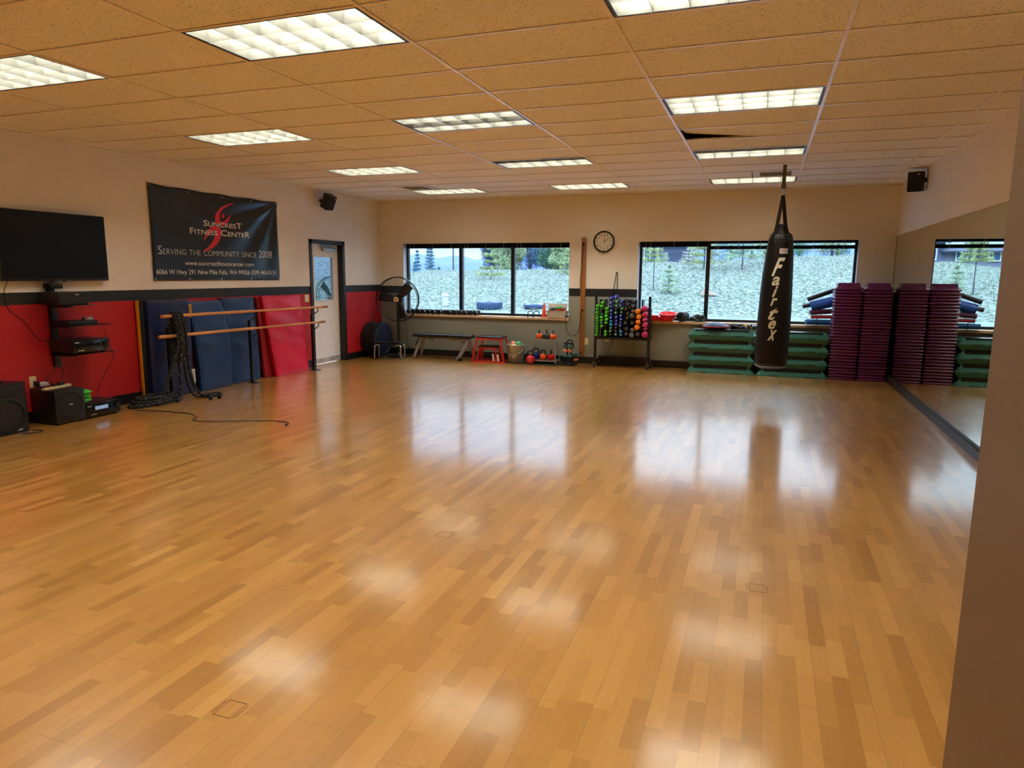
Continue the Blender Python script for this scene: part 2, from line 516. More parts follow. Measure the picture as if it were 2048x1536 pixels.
# ---- windows openings
W1 = (.51, 3.875); W2 = (5.10, 8.535); WZ0, WZ1 = .80, 2.165
b = MB(); T = .24
b.bx(-.2, W + .2, 0, T, 0, WZ0); b.bx(-.2, W + .2, 0, T, WZ1, H + .3)
b.bx(-.2, W1[0], 0, T, WZ0, WZ1); b.bx(W1[1], W2[0], 0, T, WZ0, WZ1); b.bx(W2[1], W + .2, 0, T, WZ0, WZ1)
struct(b.build('wall_back', 'wallB', smooth=0))
# white painted reveals
b = MB()
for x0, x1 in (W1, W2):
    b.bx(x0, x0 + .006, .0, T, WZ0, WZ1); b.bx(x1 - .006, x1, .0, T, WZ0, WZ1); b.bx(x0, x1, .0, T, WZ1 - .006, WZ1)
o = b.build('trim_1', mat('reveal paint', '#c9d3da', .5), smooth=0); struct(o)

# ---- left wall with door opening
DY0, DY1, DZ = -2.24, -1.30, 2.10
b = MB()
b.bx(-.2, 0, YN, DY0, 0, H + .3); b.bx(-.2, 0, DY1, 0, 0, H + .3); b.bx(-.2, 0, DY0, DY1, DZ, H + .3)
struct(b.build('wall_left', 'wallL', smooth=0))
b = MB(); b.bx(W, W + .2, -10.4, 0, 0, H + .3)
struct(b.build('wall_right', 'wallR', smooth=0))
b = MB(); b.bx(-.2, W + .2, YN - .2, YN, 0, H + .3)
struct(b.build('wall_front', 'wallL', smooth=0))
# wall corner standing close to the camera
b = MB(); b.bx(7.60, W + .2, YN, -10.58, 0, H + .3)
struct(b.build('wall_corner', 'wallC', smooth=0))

# ---- baseboards
b = MB(); b.bx(.012, W - .03, -.012, 0, 0, .12); struct(b.build('baseboard_back', 'trim', smooth=0))
b = MB(); b.bx(0, .012, YN, DY0 - .05, 0, .12); b.bx(0, .012, DY1 + .05, 0, 0, .12); struct(b.build('baseboard_left', 'trim', smooth=0))
b = MB(); b.bx(W - .03, W, -10.5, -.0, 0, .09); b.bx(W - .016, W, -10.5, 0, .09, .115); struct(b.build('baseboard_right', 'trim', smooth=0))

# ---- ceiling tiles with openings
lights = {}
for k in (1, 5, 9, 13, 17):
    for n in (-4, -2, 0): lights[(n, k)] = True
vents = {(0, 2), (-4, 2)}
lifted = (0, 7)
nx0, nx1 = -6, 3
b = MB()
for n in range(nx0, nx1):
    for k in range(-1, 22):
        if (n, k) in lights or (n, k) == lifted: continue
        x0 = max(GX0 + n * GX, 0); x1 = min(GX0 + (n + 1) * GX, W)
        y1 = min(GY0 - k * GY, 0); y0 = max(GY0 - (k + 1) * GY, YN)
        if x1 - x0 < .01 or y1 - y0 < .01: continue
        if (n, k) in vents:
            xv = (x0 + .61, x1) if n == 0 else (x0, x0 + .61)
            x0, x1 = (x0, x0 + .61) if n == 0 else (x0 + .61, x1)
        b.bx(x0 + .002, x1 - .002, y0 + .002, y1 - .002, H + .008, H + .022)
struct(b.build('ceiling', 'tile', smooth=0))
b = MB()
b.bx(-.2, W + .2, YN - .2, .24, H + .3, H + .34)
struct(b.build('ceiling_deck', 'dark', smooth=0))
b = MB()
for n in range(nx0, nx1 + 1):
    x = GX0 + n * GX
    if 0 < x < W: b.bx(x - .012, x + .012, YN, 0, H, H + .004); b.bx(x - .002, x + .002, YN, 0, H + .004, H + .03)
for k in range(0, 22):
    y = GY0 - k * GY
    if YN < y < 0: b.bx(0, W, y - .011, y + .011, H + .001, H + .005)
b.bx(0, .02, YN, 0, H, H + .004); b.bx(W - .02, W, YN, 0, H, H + .004); b.bx(0, W, -.02, 0, H, H + .004)
struct(b.build('ceiling_grid', 'grid', smooth=0))

# ---- the ceiling tile knocked out of its place
x0 = GX0 + .012; y1 = GY0 - 7 * GY - .012
b = MB(); w_, d_ = GX - .008, GY - .008
def lt(u, v, dz=0): return Vector(((u - .5) * w_, (v - .5) * d_, .001 + dz + .10 * max(0, 1 - u / .62) * v * .6 + .012 * max(0, 1 - u / .5)))
b.grid(lambda u, v: lt(u, v), 12, 4); b.grid(lambda u, v: lt(u, v, .014), 12, 4)
o = b.build('ceiling_tile', 'tile', loc=(GX0 + GX / 2, GY0 - 7.5 * GY, H + .006), smooth=0, fix=False)
tag(o, 'displaced ceiling tile tilted up at one end, dark gap showing', 'ceiling tile')


# ---- ceiling lights
def troffer(off=()):
    t = thing('ceiling_light', 'x', 'ceiling light')
    lx, ly = GX - .03, GY - .026
    b = MB(); hz = .15
    for sx in (-1, 1): b.bx(sx * lx / 2, sx * (lx / 2 - .004), -ly / 2, ly / 2, .006, hz)
    for sy in (-1, 1): b.bx(-lx / 2, lx / 2, sy * ly / 2, sy * (ly / 2 - .004), .006, hz)
    b.bx(-lx / 2, lx / 2, -ly / 2, ly / 2, hz, hz + .01)
    b.build('housing', 'troffer', t, smooth=0)
    b = MB()
    for sx in (-1, 1): b.bx(sx * (lx / 2 - .004), sx * (lx / 2 - .018), -ly / 2 + .004, ly / 2 - .004, .002, .05)
    for sy in (-1, 1): b.bx(-lx / 2 + .004, lx / 2 - .004, sy * (ly / 2 - .004), sy * (ly / 2 - .012), .002, .05)
    b.build('reveal_edge', 'black', t, smooth=0)
    ix, iy = lx / 2 - .018, ly / 2 - .012
    b = MB(); z0, z1 = .008, .085
    def blade(along_x, pos, a0, a1):
        w0, w1 = .004, .02
        for sgn in (-1, 1):
            q = [(pos, z0), (pos + sgn * w1 / 2, z1)]
            if along_x: v = [(a0, q[0][0], z0), (a1, q[0][0], z0), (a1, q[1][0], z1), (a0, q[1][0], z1)]
            else: v = [(q[0][0], a0, z0), (q[0][0], a1, z0), (q[1][0], a1, z1), (q[1][0], a0, z1)]
            b.bm.faces.new([b.bm.verts.new(p) for p in v])
        if along_x: b.bx(a0, a1, pos - .0015, pos + .0015, z0 - .003, z0)
        else: b.bx(pos - .0015, pos + .0015, a0, a1, z0 - .003, z0)
    for i in range(4): blade(True, -iy + 2 * iy * i / 3, -ix, ix)
    for i in range(7): blade(False, -ix + 2 * ix * i / 6, -iy, iy)
    b.build('louvre', 'louver', t, smooth=0, fix=False)
    for i in range(3):
        yy = (i - 1) * 2 * iy / 3
        b = MB(); b.cyl((-ix + .02, yy, .118), (ix - .02, yy, .118), .016, seg=8)
        b.build('fluorescent_tube', 'tubeoff' if i in off else 'tubeon', t)
    return t


protos = {(): troffer()}
first = {(): True}
rown = {1: 'the row nearest the windows', 5: 'the second row from the windows', 9: 'the third row from the windows', 13: 'the row near the camera', 17: 'the row above the camera'}
coln = {-4: 'left', -2: 'middle', 0: 'right'}
for (n, k) in lights:
    off = {(-2, 9): (1,), (-2, 5): (0,), (0, 5): (0,)}.get((n, k), ())
    if off not in protos: protos[off] = troffer(off); first[off] = True
    t = protos[off] if first[off] else copy_tree(protos[off])
    first[off] = False
    t.location = (GX0 + (n + .5) * GX, GY0 - (k + .5) * GY, H)
    ex = {(1,): 'partly dark ', (0,): 'half dim '}.get(off, 'lit ')
    t['label'] = f'{ex}louvred ceiling light, {coln[n]} one in {rown[k]}'
    t['group'] = 'ceiling lights'

# ---- air vents
for (n, lab) in ((0, 'square ceiling air vent above the punching bag'), (-4, 'square ceiling air vent toward the fan corner')):
    xa = GX0 + n * GX + (.61 if n == 0 else 0); yc = GY0 - 2.5 * GY
    t = thing('air_vent', lab, 'vent', (xa + .305, yc, H), group='ceiling air vents')
    b = MB()
    for s_ in (-1, 1):
        b.bx(s_ * .295, s_ * .2, -.29, .29, .002, .008); b.bx(-.2, .2, s_ * .29, s_ * .2, .002, .008)
    b.build('plate', 'vent', t, smooth=0)
    b = MB(); b.bx(-.2, .2, -.2, .2, .1, .11); b.bx(-.205, -.2, -.2, .2, .008, .1); b.bx(.2, .205, -.2, .2, .008, .1); b.bx(-.2, .2, .2, .205, .008, .1); b.bx(-.2, .2, -.205, -.2, .008, .1)
    b.build('duct', 'dark', t, smooth=0)
    b = MB()
    for i in range(5): b.box((0, -.15 + i * .075, .018), (.4, .045, .003), Euler((R(35), 0, 0)))
    b.build('slats', 'vent', t, smooth=0)


# ================================================================== WINDOWS
def window(name, x0, x1, mull, lab):
    t = struct(bpy.data.objects.new(name, None)); COL.objects.link(t)
    ya, yb = .14, .20
    z0, z1 = WZ0 + .01, WZ1
    b = MB(); f = .045
    b.bx(x0, x1, ya, yb, z0, z0 + f); b.bx(x0, x1, ya, yb, z1 - f, z1)
    b.bx(x0, x0 + f, ya, yb, z0, z1); b.bx(x1 - f, x1, ya, yb, z0, z1)
    b.build('window_frame', 'frame', t, smooth=0)
    b = MB()
    for m_ in mull: b.bx(m_ - .032, m_ + .032, ya - .02, yb, z0, z1)
    b.build('mullions', 'frame', t, smooth=0)
    xs = [x0 + f] + [v for m_ in mull for v in (m_ - .032, m_ + .032)] + [x1 - f]
    for i in range(0, len(xs), 2):
        b = MB(); b.bx(xs[i], xs[i + 1], .172, .176, z0 + f, z1 - f)
        b.build('pane', 'glass', t, smooth=0)
    b = MB(); b.bx(x0 + .0, x1 - .0, -.035, ya, WZ0 - .035, WZ0 + .01, bev=.004)
    b.build('window_sill', 'sill', t)
    return xs


xs1 = window('window_1', *W1, (1.688, 2.747), '')
xs2 = window('window_2', *W2, (6.262, 7.235), '')
nb = 0
names = ['in the left bay of the window beside the fan', 'in the middle bay of the window beside the fan', 'in the bay above the orange cone',
         'in the bay above the red dishes', 'in the bay left of the punching bag', 'in the bay above the rolled mats']
for xs in (xs1, xs2):
    for i in range(0, 6, 2):
        xa, xb = xs[i] - .02, xs[i + 1] + .02
        low = .045 if nb in (4, 5) else 0
        t = thing('window_blind', 'raised dark window blind ' + names[nb], 'window blind', ((xa + xb) / 2, .105, WZ1 - .006), group='raised window blinds')
        w = (xb - xa) / 2
        b = MB(); b.bx(-w, w, -.02, .02, -.03, 0); b.build('headrail', 'blind', t, smooth=0)
        b = MB()
        for q in range(6): b.bx(-w + .01, w - .01, -.02, .02, -.038 - low - q * .007, -.034 - low - q * .007)
        b.bx(-w + .01, w - .01, -.018, .018, -.088 - low, -.078 - low); b.bx(-w + .012, w - .012, -.012, .012, -.08 - low, -.033 - low)
        b.build('slats', 'blind', t, smooth=0)
        for q in (-.7, 0, .7):
            b = MB(); b.bx(q * w - .004, q * w + .004, -.023, -.021, -.085 - low, -.005)
            b.build('ladder_tape', 'silver', t, smooth=0)
        b = MB(); b.cyl((-w + .09, -.028, -.01), (-w + .09, -.028, -.7), .0022, seg=6); b.build('wand', 'binw', t)
        nb += 1

# ================================================================== DOOR
t = struct(bpy.data.objects.new('door_1', None)); COL.objects.link(t)
b = MB()
for y0, y1 in ((DY0 - .045, DY0 + .02), (DY1 - .02, DY1 + .045)): b.bx(-.2, .015, y0, y1, 0, DZ + .045)
b.bx(-.2, .015, DY0 - .045, DY1 + .045, DZ - .02, DZ + .045)
b.build('door_frame', 'trim', t, smooth=0)
lx0, lx1 = -.145, -.10
gy0, gy1, gz0, gz1 = -2.03, -1.48, 1.108, 1.862
ly0, ly1, lz1 = DY0 + .022, DY1 - .022, DZ - .022
b = MB()
b.bx(lx0, lx1, ly0, gy0, .01, lz1); b.bx(lx0, lx1, gy1, ly1, .01, lz1); b.bx(lx0, lx1, gy0, gy1, .01, gz0); b.bx(lx0, lx1, gy0, gy1, gz1, lz1)
b.build('door_leaf', 'door', t, smooth=0)
b = MB()
for y0, y1, z0, z1 in ((gy0 - .03, gy0, gz0 - .03, gz1 + .03), (gy1, gy1 + .03, gz0 - .03, gz1 + .03), (gy0, gy1, gz0 - .03, gz0), (gy0, gy1, gz1, gz1 + .03)):
    b.bx(lx1, lx1 + .008, y0, y1, z0, z1)
b.build('glazing_bead', 'white', t, smooth=0)
b = MB(); b.bx(-.126, -.120, gy0, gy1, gz0, gz1); b.build('pane', 'doorglass', t, smooth=0)
b = MB(); b.bx(-.1, -.045, -1.80, -1.42, 1.965, 2.03, bev=.004); b.build('door_closer', 'closer', t)
b = MB(); b.bx(-.10, -.06, -1.85, -1.55, 2.04, 2.052); b.cyl((-.07, -1.6, 2.03), (-.07, -1.6, 2.052), .012); b.build('closer_arm', 'closer', t)
b = MB(); b.bx(-.1, -.097, ly0 + .01, ly1 - .01, .012, .10); b.build('kick_strip', mat('scuffed strip', '#b9b9bc', .5, var=.3, scale=8), t)

# ================================================================== MIRRORS (right wall)
edges = [-.02, -1.80, -3.62, -5.45, -7.28]
mn = ['mirror panel in the corner behind the purple steps', 'second mirror panel from the window wall', 'third mirror panel from the window wall', 'mirror panel farthest from the window wall']
for i in range(4):
    b = MB(); b.bx(W - .008, W - .002, edges[i + 1] + .002, edges[i] - .002, .118, 2.22)
    o = b.build('wall_mirror', 'mirror', smooth=0); tag(o, 'tall frameless ' + mn[i], 'mirror', 'wall mirror panels')
b = MB(); b.bx(W - .014, W, -10.4, -.015, 2.22, 2.238); struct(b.build('trim_2', 'white', smooth=0))
b = MB(); b.bx(W - .012, W - .001, -.02, -.012, .118, 2.22); struct(b.build('trim_3', 'bronze', smooth=0))

# ================================================================== OUTSIDE
def interp(x, pts):
    if x <= pts[0][0]: return pts[0][1]
    for (a, va), (c, vc) in zip(pts, pts[1:]):
        if x <= c:
            f = (x - a) / (c - a); f = f * f * (3 - 2 * f)
            return va + (vc - va) * f
    return pts[-1][1]


def ground_z(x, y):
    crest = interp(x, [(-60, .2), (-34, .6), (-26, 1.25), (-20, 1.85), (-15, 1.9), (-8, 1.95), (0, 2.6), (12, 3.05), (40, 3.8)])
    toe = 21 + .06 * abs(x)
    if y < toe: return -.3
    if y < 46: f = (y - toe) / (46 - toe); return -.3 + (crest + .3) * math.sin(f * PI / 2) ** 1.15 + .07 * math.sin(x * 1.3 + y * .5) * f
    back = interp(x, [(-60, -4), (-30, -3), (-22, 1.0), (-8, 2.4), (40, 4.5)])
    return interp(y, [(46, crest), (90, back)])


b = MB()
xs_ = [-120, -90, -70] + [-58 + 1.6 * i for i in range(62)] + [46, 60, 90]
ys_ = [.25, 3, 8, 14] + [18 + 1.0 * i for i in range(34)] + [56, 64, 75, 90, 120]
vs = [[b.bm.verts.new((x, y, ground_z(x, y))) for y in ys_] for x in xs_]
for i in range(len(xs_) - 1):
    for j in range(len(ys_) - 1): b.bm.faces.new((vs[i][j], vs[i + 1][j], vs[i + 1][j + 1], vs[i][j + 1]))
m, t_, bs = newmat('frosty ground')
tcn = t_.nodes.new('ShaderNodeTexCoord'); sp = t_.nodes.new('ShaderNodeSeparateXYZ'); t_.links.new(tcn.outputs['Object'], sp.inputs[0])
def noise(sc, stretch, det=6, dist=0):
    mpn = t_.nodes.new('ShaderNodeMapping'); mpn.inputs['Scale'].default_value = stretch; t_.links.new(tcn.outputs['Object'], mpn.inputs[0])
    n = t_.nodes.new('ShaderNodeTexNoise'); n.inputs['Scale'].default_value = sc; n.inputs['Detail'].default_value = det; n.inputs['Distortion'].default_value = dist
    t_.links.new(mpn.outputs[0], n.inputs['Vector']); return n.outputs['Fac']
gr = ramp(t_, noise(7, (.7, .8, 1), 8, .35), [(.30, '#1c2a22'), (.42, '#3a463e'), (.50, '#525c58'), (.60, '#6c7276')])
gr = mixc(t_, .5, gr, ramp(t_, noise(.35, (1, 1, 1), 4), [(.35, (.80, .92, .74)), (.65, (1, 1, 1))]), 'MULTIPLY')
rd = ramp(t_, noise(3, (.25, 1, 1), 4), [(.3, '#4c5a66'), (.7, '#68788a')])
edge = mth(t_, 'ADD', sp.outputs['Y'], mth(t_, 'MULTIPLY', noise(.7, (1, 1, 1), 4), 3))
c = mixc(t_, mth(t_, 'GREATER_THAN', edge, 22.6), rd, gr)
t_.links.new(c, bs.inputs['Base Color']); bs.inputs['Roughness'].default_value = .95; bs.inputs['Specular IOR Level'].default_value = .1
bpn = t_.nodes.new('ShaderNodeBump'); bpn.inputs['Strength'].default_value = .9; bpn.inputs['Distance'].default_value = .12
t_.links.new(noise(5, (1, .6, 1), 6), bpn.inputs['Height']); t_.links.new(bpn.outputs[0], bs.inputs['Normal'])
M['ground'] = m
struct(b.build('ground', 'ground', smooth=60))

# frosty tussocks all over the slope
rg = random.Random(3)
b = MB()
for i in range(45000):
    y = 22.5 + 26 * rg.random() ** .8; x = rg.uniform(-30 - (y - 22) * .3, 16)
    z = ground_z(x, y); h = rg.uniform(.05, .16)
    for q in range(2):
        a = rg.uniform(0, 2 * PI); w = rg.uniform(.008, .02)
        dx, dy = math.cos(a) * w, math.sin(a) * w; lx, ly_ = rg.uniform(-.12, .12), rg.uniform(-.1, .1)
        v = [b.bm.verts.new(p) for p in ((x - dx, y - dy, z - .02), (x + dx, y + dy, z - .02), (x + lx, y + ly_, z + h))]
        f = b.bm.faces.new(v); f.material_index = 0 if rg.random() < .62 else 1
M['frost1'] = mat('frosted grass', '#8a9090', .9, var=.25, scale=3)
M['frost2'] = mat('green grass', '#4f6a4e', .9, var=.25, scale=3)
o = b.build('grass', ['frost1', 'frost2'], smooth=0, fix=False); tag(o, 'frosty rough grass covering the slope outside the windows', 'grass', kind='stuff')

# distant ridge
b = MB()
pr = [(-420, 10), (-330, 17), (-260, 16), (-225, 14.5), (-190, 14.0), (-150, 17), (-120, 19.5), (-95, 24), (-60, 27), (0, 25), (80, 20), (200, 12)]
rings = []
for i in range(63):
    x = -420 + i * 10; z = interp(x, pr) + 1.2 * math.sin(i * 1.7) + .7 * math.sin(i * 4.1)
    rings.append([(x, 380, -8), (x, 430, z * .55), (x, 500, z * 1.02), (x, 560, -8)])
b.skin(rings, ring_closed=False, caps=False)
M['ridge'] = mat('haze-tinted wooded ridge', '#30487a', .95, var=.15, scale=.05)  # aerial haze is put into the blue base colour
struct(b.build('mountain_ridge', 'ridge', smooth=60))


def leaves(b, c, r, n, rg, size, flat=.6, asp=.3):
    for i in range(n):
        while True:
            p = Vector((rg.uniform(-1, 1), rg.uniform(-1, 1), rg.uniform(-1, 1)))
            if p.length < 1: break
        p = Vector((p.x * r[0], p.y * r[1], p.z * r[2])) + Vector(c)
        d = Vector((rg.gauss(0, 1), rg.gauss(0, 1), rg.gauss(0, flat))).normalized(); u = d.orthogonal().normalized()
        s = size * rg.uniform(.6, 1.3)
        v = [b.bm.verts.new(q) for q in (p - d * s, p + u * s * asp, p + d * s, p - u * s * asp)]
        b.bm.faces.new(v).material_index = b.mi


def conifer(x, y, h, w, matn, label, cat, group, n=900, seed=0, bare=.12, size=.085, name='conifer'):
    n = int(n * 9)
    rg = random.Random(seed); z = ground_z(x, y)
    t = thing(name, label, cat, (x, y, z), group=group)
    b = MB(); b.cyl((0, 0, -.1), (0, 0, h * .97), h * .007 + .015, .008, seg=7); b.build('trunk', 'bark', t)
    b = MB(); tiers = max(6, int(h * 2.2))
    for i in range(tiers):
        f = i / (tiers - 1); zz = h * (bare + (1 - bare) * f); rr = w * (1 - f) ** .8 + .05
        k = 6
        for j in range(k):
            a = 2 * PI * j / k + i * 1.1 + rg.uniform(-.3, .3); L_ = rr * rg.uniform(.65, 1.1)
            m_ = max(2, int(n / (tiers * k)))
            for q in range(m_):
                s = rg.uniform(.15, 1)
                c = (math.cos(a) * L_ * s, math.sin(a) * L_ * s, zz + L_ * s * rg.uniform(-.1, .22))
                leaves(b, c, (size, size, size * .7), 1, rg, size, .9, .13)
    b.build('crown', matn, t, smooth=0, fix=False)
    return t


def broad(x, y, h, w, matn, label, group, n=1500, seed=0, size=.3, name='tree', base=.1):
    rg = random.Random(seed); z = ground_z(x, y); n *= 7; size *= .38
    t = thing(name, label, 'tree', (x, y, z), group=group)
    b = MB(); b.cyl((0, 0, -.1), (0, 0, h * .6), h * .03, h * .012, seg=7); b.build('trunk', 'bark', t)
    b = MB(); k = 26
    for i in range(k):
        f = rg.random(); a = rg.uniform(0, 2 * PI); rr = w * math.sin(PI * min(1, .15 + .85 * f)) ** .6 * rg.uniform(.2, .8)
        leaves(b, (math.cos(a) * rr, math.sin(a) * rr, h * (base + (1 - base) * f * .92)), (w * .42, w * .42, h * .13), n // k, rg, size)
    b.build('crown', matn, t, smooth=0, fix=False)
    return t


M['bark'] = mat('bark', '#3a3f44', .9)
M['pine'] = mat('yellow green pine needles', '#77865c', .9, var=.3, scale=2)
M['pine2'] = mat('frosted pine needles', '#7b9078', .9, var=.3, scale=2)
M['dkblue'] = mat('dark blue green needles', '#22455f', .9, var=.5, scale=1.2)
M['dkgreen'] = mat('dark green needles', '#2f5a44', .9, var=.5, scale=1.2)
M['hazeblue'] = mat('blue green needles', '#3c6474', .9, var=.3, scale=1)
M['yell'] = mat('yellow green foliage', '#728462', .9, var=.35, scale=1)

gS, gT, gF = 'young pines on the frosty slope', 'tall trees beyond the slope', 'far conifers at the crest'
conifer(-11.2, 34, 2.6, 1.15, 'pine', 'young pine on the mound seen through the middle pane beside the post', 'tree', gS, 700, 1)
conifer(-6.4, 37, 1.75, .95, 'pine', 'short young pine at the right edge of the window above the cone', 'tree', gS, 500, 2)
conifer(1.2, 28, 3.3, .85, 'pine', 'yellowish pine with a bare stem in front of the barn wall', 'tree', gS, 600, 3, bare=.5)
conifer(5.75, 35, 4.2, 1.5, 'pine2', 'tall pale pine on the slope left of the punching bag', 'tree', gS, 1300, 4, bare=.2)
conifer(3.3, 36, 4.6, 1.6, 'pine', 'broad yellow-green pine beside the mullion right of the barn', 'tree', gS, 1500, 5, bare=.1)
conifer(7.2, 38, 3.4, 1.2, 'pine2', 'pale pine standing just behind the punching bag outline', 'tree', gS, 800, 6, bare=.15)
conifer(2.2, 27, 1.5, .7, 'pine2', 'small frosted sapling low on the slope below the barn', 'tree', gS, 350, 7)
conifer(1.9, 40, 1.3, .7, 'frost1', 'white frosted sapling in front of the barn door', 'tree', gS, 350, 8)
# far conifers, left bay
for i, (x, y, h) in enumerate([(-37.0, 72, 6.3), (-36.3, 74, 7.4), (-34.9, 72, 6.6), (-39.5, 76, 5.4), (-36.7, 78, 4.8), (-36.2, 80, 4.6), (-33.9, 76, 3.8), (-34.6, 82, 3.6)]):
    conifer(x, y, h, .95 + .1 * (i % 2), 'hazeblue', f'blue conifer far off in the left bay, {["second", "tallest, third", "fourth", "leftmost", "fifth", "sixth", "seventh", "rightmost"][i]} of the line', 'tree', gF, 420, 20 + i, size=.17)
# tall trees in the middle and right bays
for i, (x, y, h, w, mm, lab) in enumerate([
        (-22.6, 64, 7.6, 1.9, 'dkblue', 'dark blue tree reaching in at the top of the middle pane'),
        (-18.6, 58, 6.4, 1.9, 'yell', 'yellow-green tree at the right end of the middle pane'),
        (-19.3, 67, 9.2, 2.6, 'dkblue', 'dense blue-green tree left in the pane above the cone'),
        (-17.9, 74, 9.6, 2.8, 'dkblue', 'second dense blue-green tree beside the green one'),
        (-14.4, 60, 7.6, 2.4, 'dkgreen', 'green tree growing next to the gabled building'),
        (-12.6, 56, 3.2, 1.5, 'yell', 'low olive bush under the gabled building eave')]):
    broad(x, y, h, w, mm, lab, gT, 2600 if i != 5 else 900, 40 + i, .28)
# treeline through window 2
for i in range(11):
    x = 2.6 + i * 1.55 + .5 * math.sin(i * 3.3); y = 52 + 3 * (i % 3)
    lab = f'tree in the line above the slope, {["first", "second", "third", "fourth", "fifth", "sixth", "seventh", "eighth", "ninth", "tenth", "eleventh"][i]} right from the barn'
    broad(x, y, 4.6 + .9 * math.sin(i * 2.1), 1.75, ('yell', 'dkgreen', 'pine2')[i % 3], lab, 'treeline above the slope', 800, 60 + i, .22)

# utility pole and wires
t = thing('utility_pole', 'bare utility pole with crossarm beyond the crest in the left bay', 'utility pole', (-32.6, 74, ground_z(-32.6, 74)))
b = MB(); hp = 7.6; b.cyl((0, 0, -.5), (0, 0, hp), .13, .09, 8); b.build('pole', 'bark', t)
b = MB(); b.bx(-.9, .9, -.05, .05, hp - .55, hp - .4); b.build('crossarm', 'bark', t)
b = MB()
for dx in (-.8, .8):
    b.tube([(dx - s * 60, 0 + s * 8, hp - .35 + .8 * s - 1.6 * s * (1 - s)) for s in [i / 12 for i in range(13)]], .03, 5)
b.build('wire', 'bark', t)

# big tyres lying at the foot of the slope
def tyre(x, y, r, h, lab, sc=1):
    z = ground_z(x, y)
    t = thing('tractor_tire', lab, 'tire', (x, y, z), group='tires at the foot of the slope')
    b = MB(); prof = [(r * .52, .02), (r * .8, 0), (r * .96, h * .1), (r, h * .3), (r, h * .7), (r * .96, h * .9), (r * .8, h), (r * .52, h * .98), (r * .5, h * .5)]
    b.lathe(prof, seg=36, closed=True); b.build('carcass', 'tyre', t)
    b = MB()
    for i in range(28):
        a = 2 * PI * i / 28
        for s_ in (-1, 1):
            b.box((math.cos(a) * r * .99, math.sin(a) * r * .99, h * (.5 + s_ * .24)), (.06, .08, h * .46), Euler((0, 0, a)) if True else None)
    b.build('tread', 'tyre', t)
M['postw'] = mat('weathered white', '#9aa0a4', .7)
M['tyre'] = mat('bluish tire rubber', '#1f3858', .8)
tyre(-6.56, 22.2, .67, .34, 'large tractor tire lying flat at the foot of the slope, middle pane')
tyre(-4.15, 22.6, .55, .17, 'thin dark tire lying in the pane above the push-up bars')
t = thing('marker_post', 'white capped post standing outside above the dumbbells', 'post', (-9.55, 23, -.25))
b = MB(); b.cyl((0, 0, 0), (0, 0, .62), .17, seg=14); b.build('post_body', 'postw', t)
b = MB(); b.lathe([(.19, .6), (.19, .68), (.12, .76), (0, .78)], seg=14); b.build('post_cap', 'postw', t)
M['tan'] = mat('dry tan plank', '#a08070', .8)
b = MB(); b.prism([(-.35, 0), (.45, 0), (-.2, .33)], .3, Matrix.Rotation(R(90), 4, 'X'))
tag(b.build('boulder', 'tan', loc=(4.35, 26.5, ground_z(4.35, 26.5) + .05)), 'small pink-tan rock on the slope beside the mullion', 'rock')

# barn beyond the crest
t = thing('barn', 'blue-grey metal-sided barn on the hill with gable, windows and garage door', 'building', (0, 95, 3.0))
def corr(name, x0, x1, z0, z1, y, mt, n):
    b = MB(); pts = []
    for i in range(n):
        a = x0 + (x1 - x0) * i / n; w_ = (x1 - x0) / n
        pts += [(a, y), (a + w_ * .7, y), (a + w_ * .75, y - .06), (a + w_ * .95, y - .06)]
    pts += [(x1, y), (x1, y + 6), (x0, y + 6)]
    b.prism(pts, z1 - z0, Matrix.Translation((0, 0, z0))); return b.build(name, mt, t, smooth=0)
corr('wall', -11.3, -2.8, -.5, 3.6, 0, 'siding', 34)
corr('wing_wall', -23.1, -11.3, -.5, 2.45, .2, mat('pale siding', '#6c748e', .6), 40)
b = MB(); b.box((-7.0, 2.6, 3.85), (9.4, 7.6, .16), Euler((R(10), 0, 0))); b.build('roof', 'roof', t, smooth=0)
b = MB(); b.box((-17.4, 2.8, 2.75), (13.4, 7.6, .16), Euler((R(12), 0, 0))); b.bx(-24.1, -10.9, -1.0, -.86, 1.9, 2.12); b.build('wing_roof', 'roof', t, smooth=0)
def bwin(x, z, w, h):
    b = MB(); b.bx(x - w / 2 - .12, x + w / 2 + .12, -.10, .0, z - h / 2 - .12, z + h / 2 + .12); f = b.build('window', 'white', t, smooth=0)
    b = MB(); b.bx(x - w / 2, x + w / 2, -.13, -.10, z - h / 2, z + h / 2); b.build('window_pane', 'barnglass', f, smooth=0)
M['barnglass'] = mat('barn window glass', '#2c5f86', .2)
bwin(-9.9, 1.65, .75, 1.3); bwin(-5.6, 1.65, .01, .01) if False else None
bwin(-13.3, 1.35, 1.2, 1.0); bwin(-17.0, 1.35, 1.2, 1.0); bwin(-21.6, 1.35, .9, 1.0)
b = MB(); b.bx(-6.6, -3.7, -.12, .02, -.2, 2.0); b.build('garage_door', 'roof', t, smooth=0)

# ================================================================== LEFT WALL
# ---- television
t = thing('television', 'large black flat television on the left wall above the equipment shelves', 'television', (0, -6.77, 1.84))
b = MB(); b.bx(.055, .085, -.60, .60, -.358, .358, bev=.006); b.build('case', 'black', t)
b = MB(); b.bx(.085, .0865, -.59, .59, -.335, .350); b.build('screen', 'screen', t, smooth=0)
b = MB(); b.bx(.0, .055, -.22, .22, -.2, .2, bev=.004); b.build('wall_mount', 'steel', t)
b = MB(); b.bx(.05, .088, -.07, .07, -.372, -.355, bev=.003); b.build('logo_tab', 'black', t)
b = MB(); b.bx(0.088, 0.0885, -0.03, 0.03, -0.367, -0.361); b.build('maker_mark', 'silver', t, smooth=0)

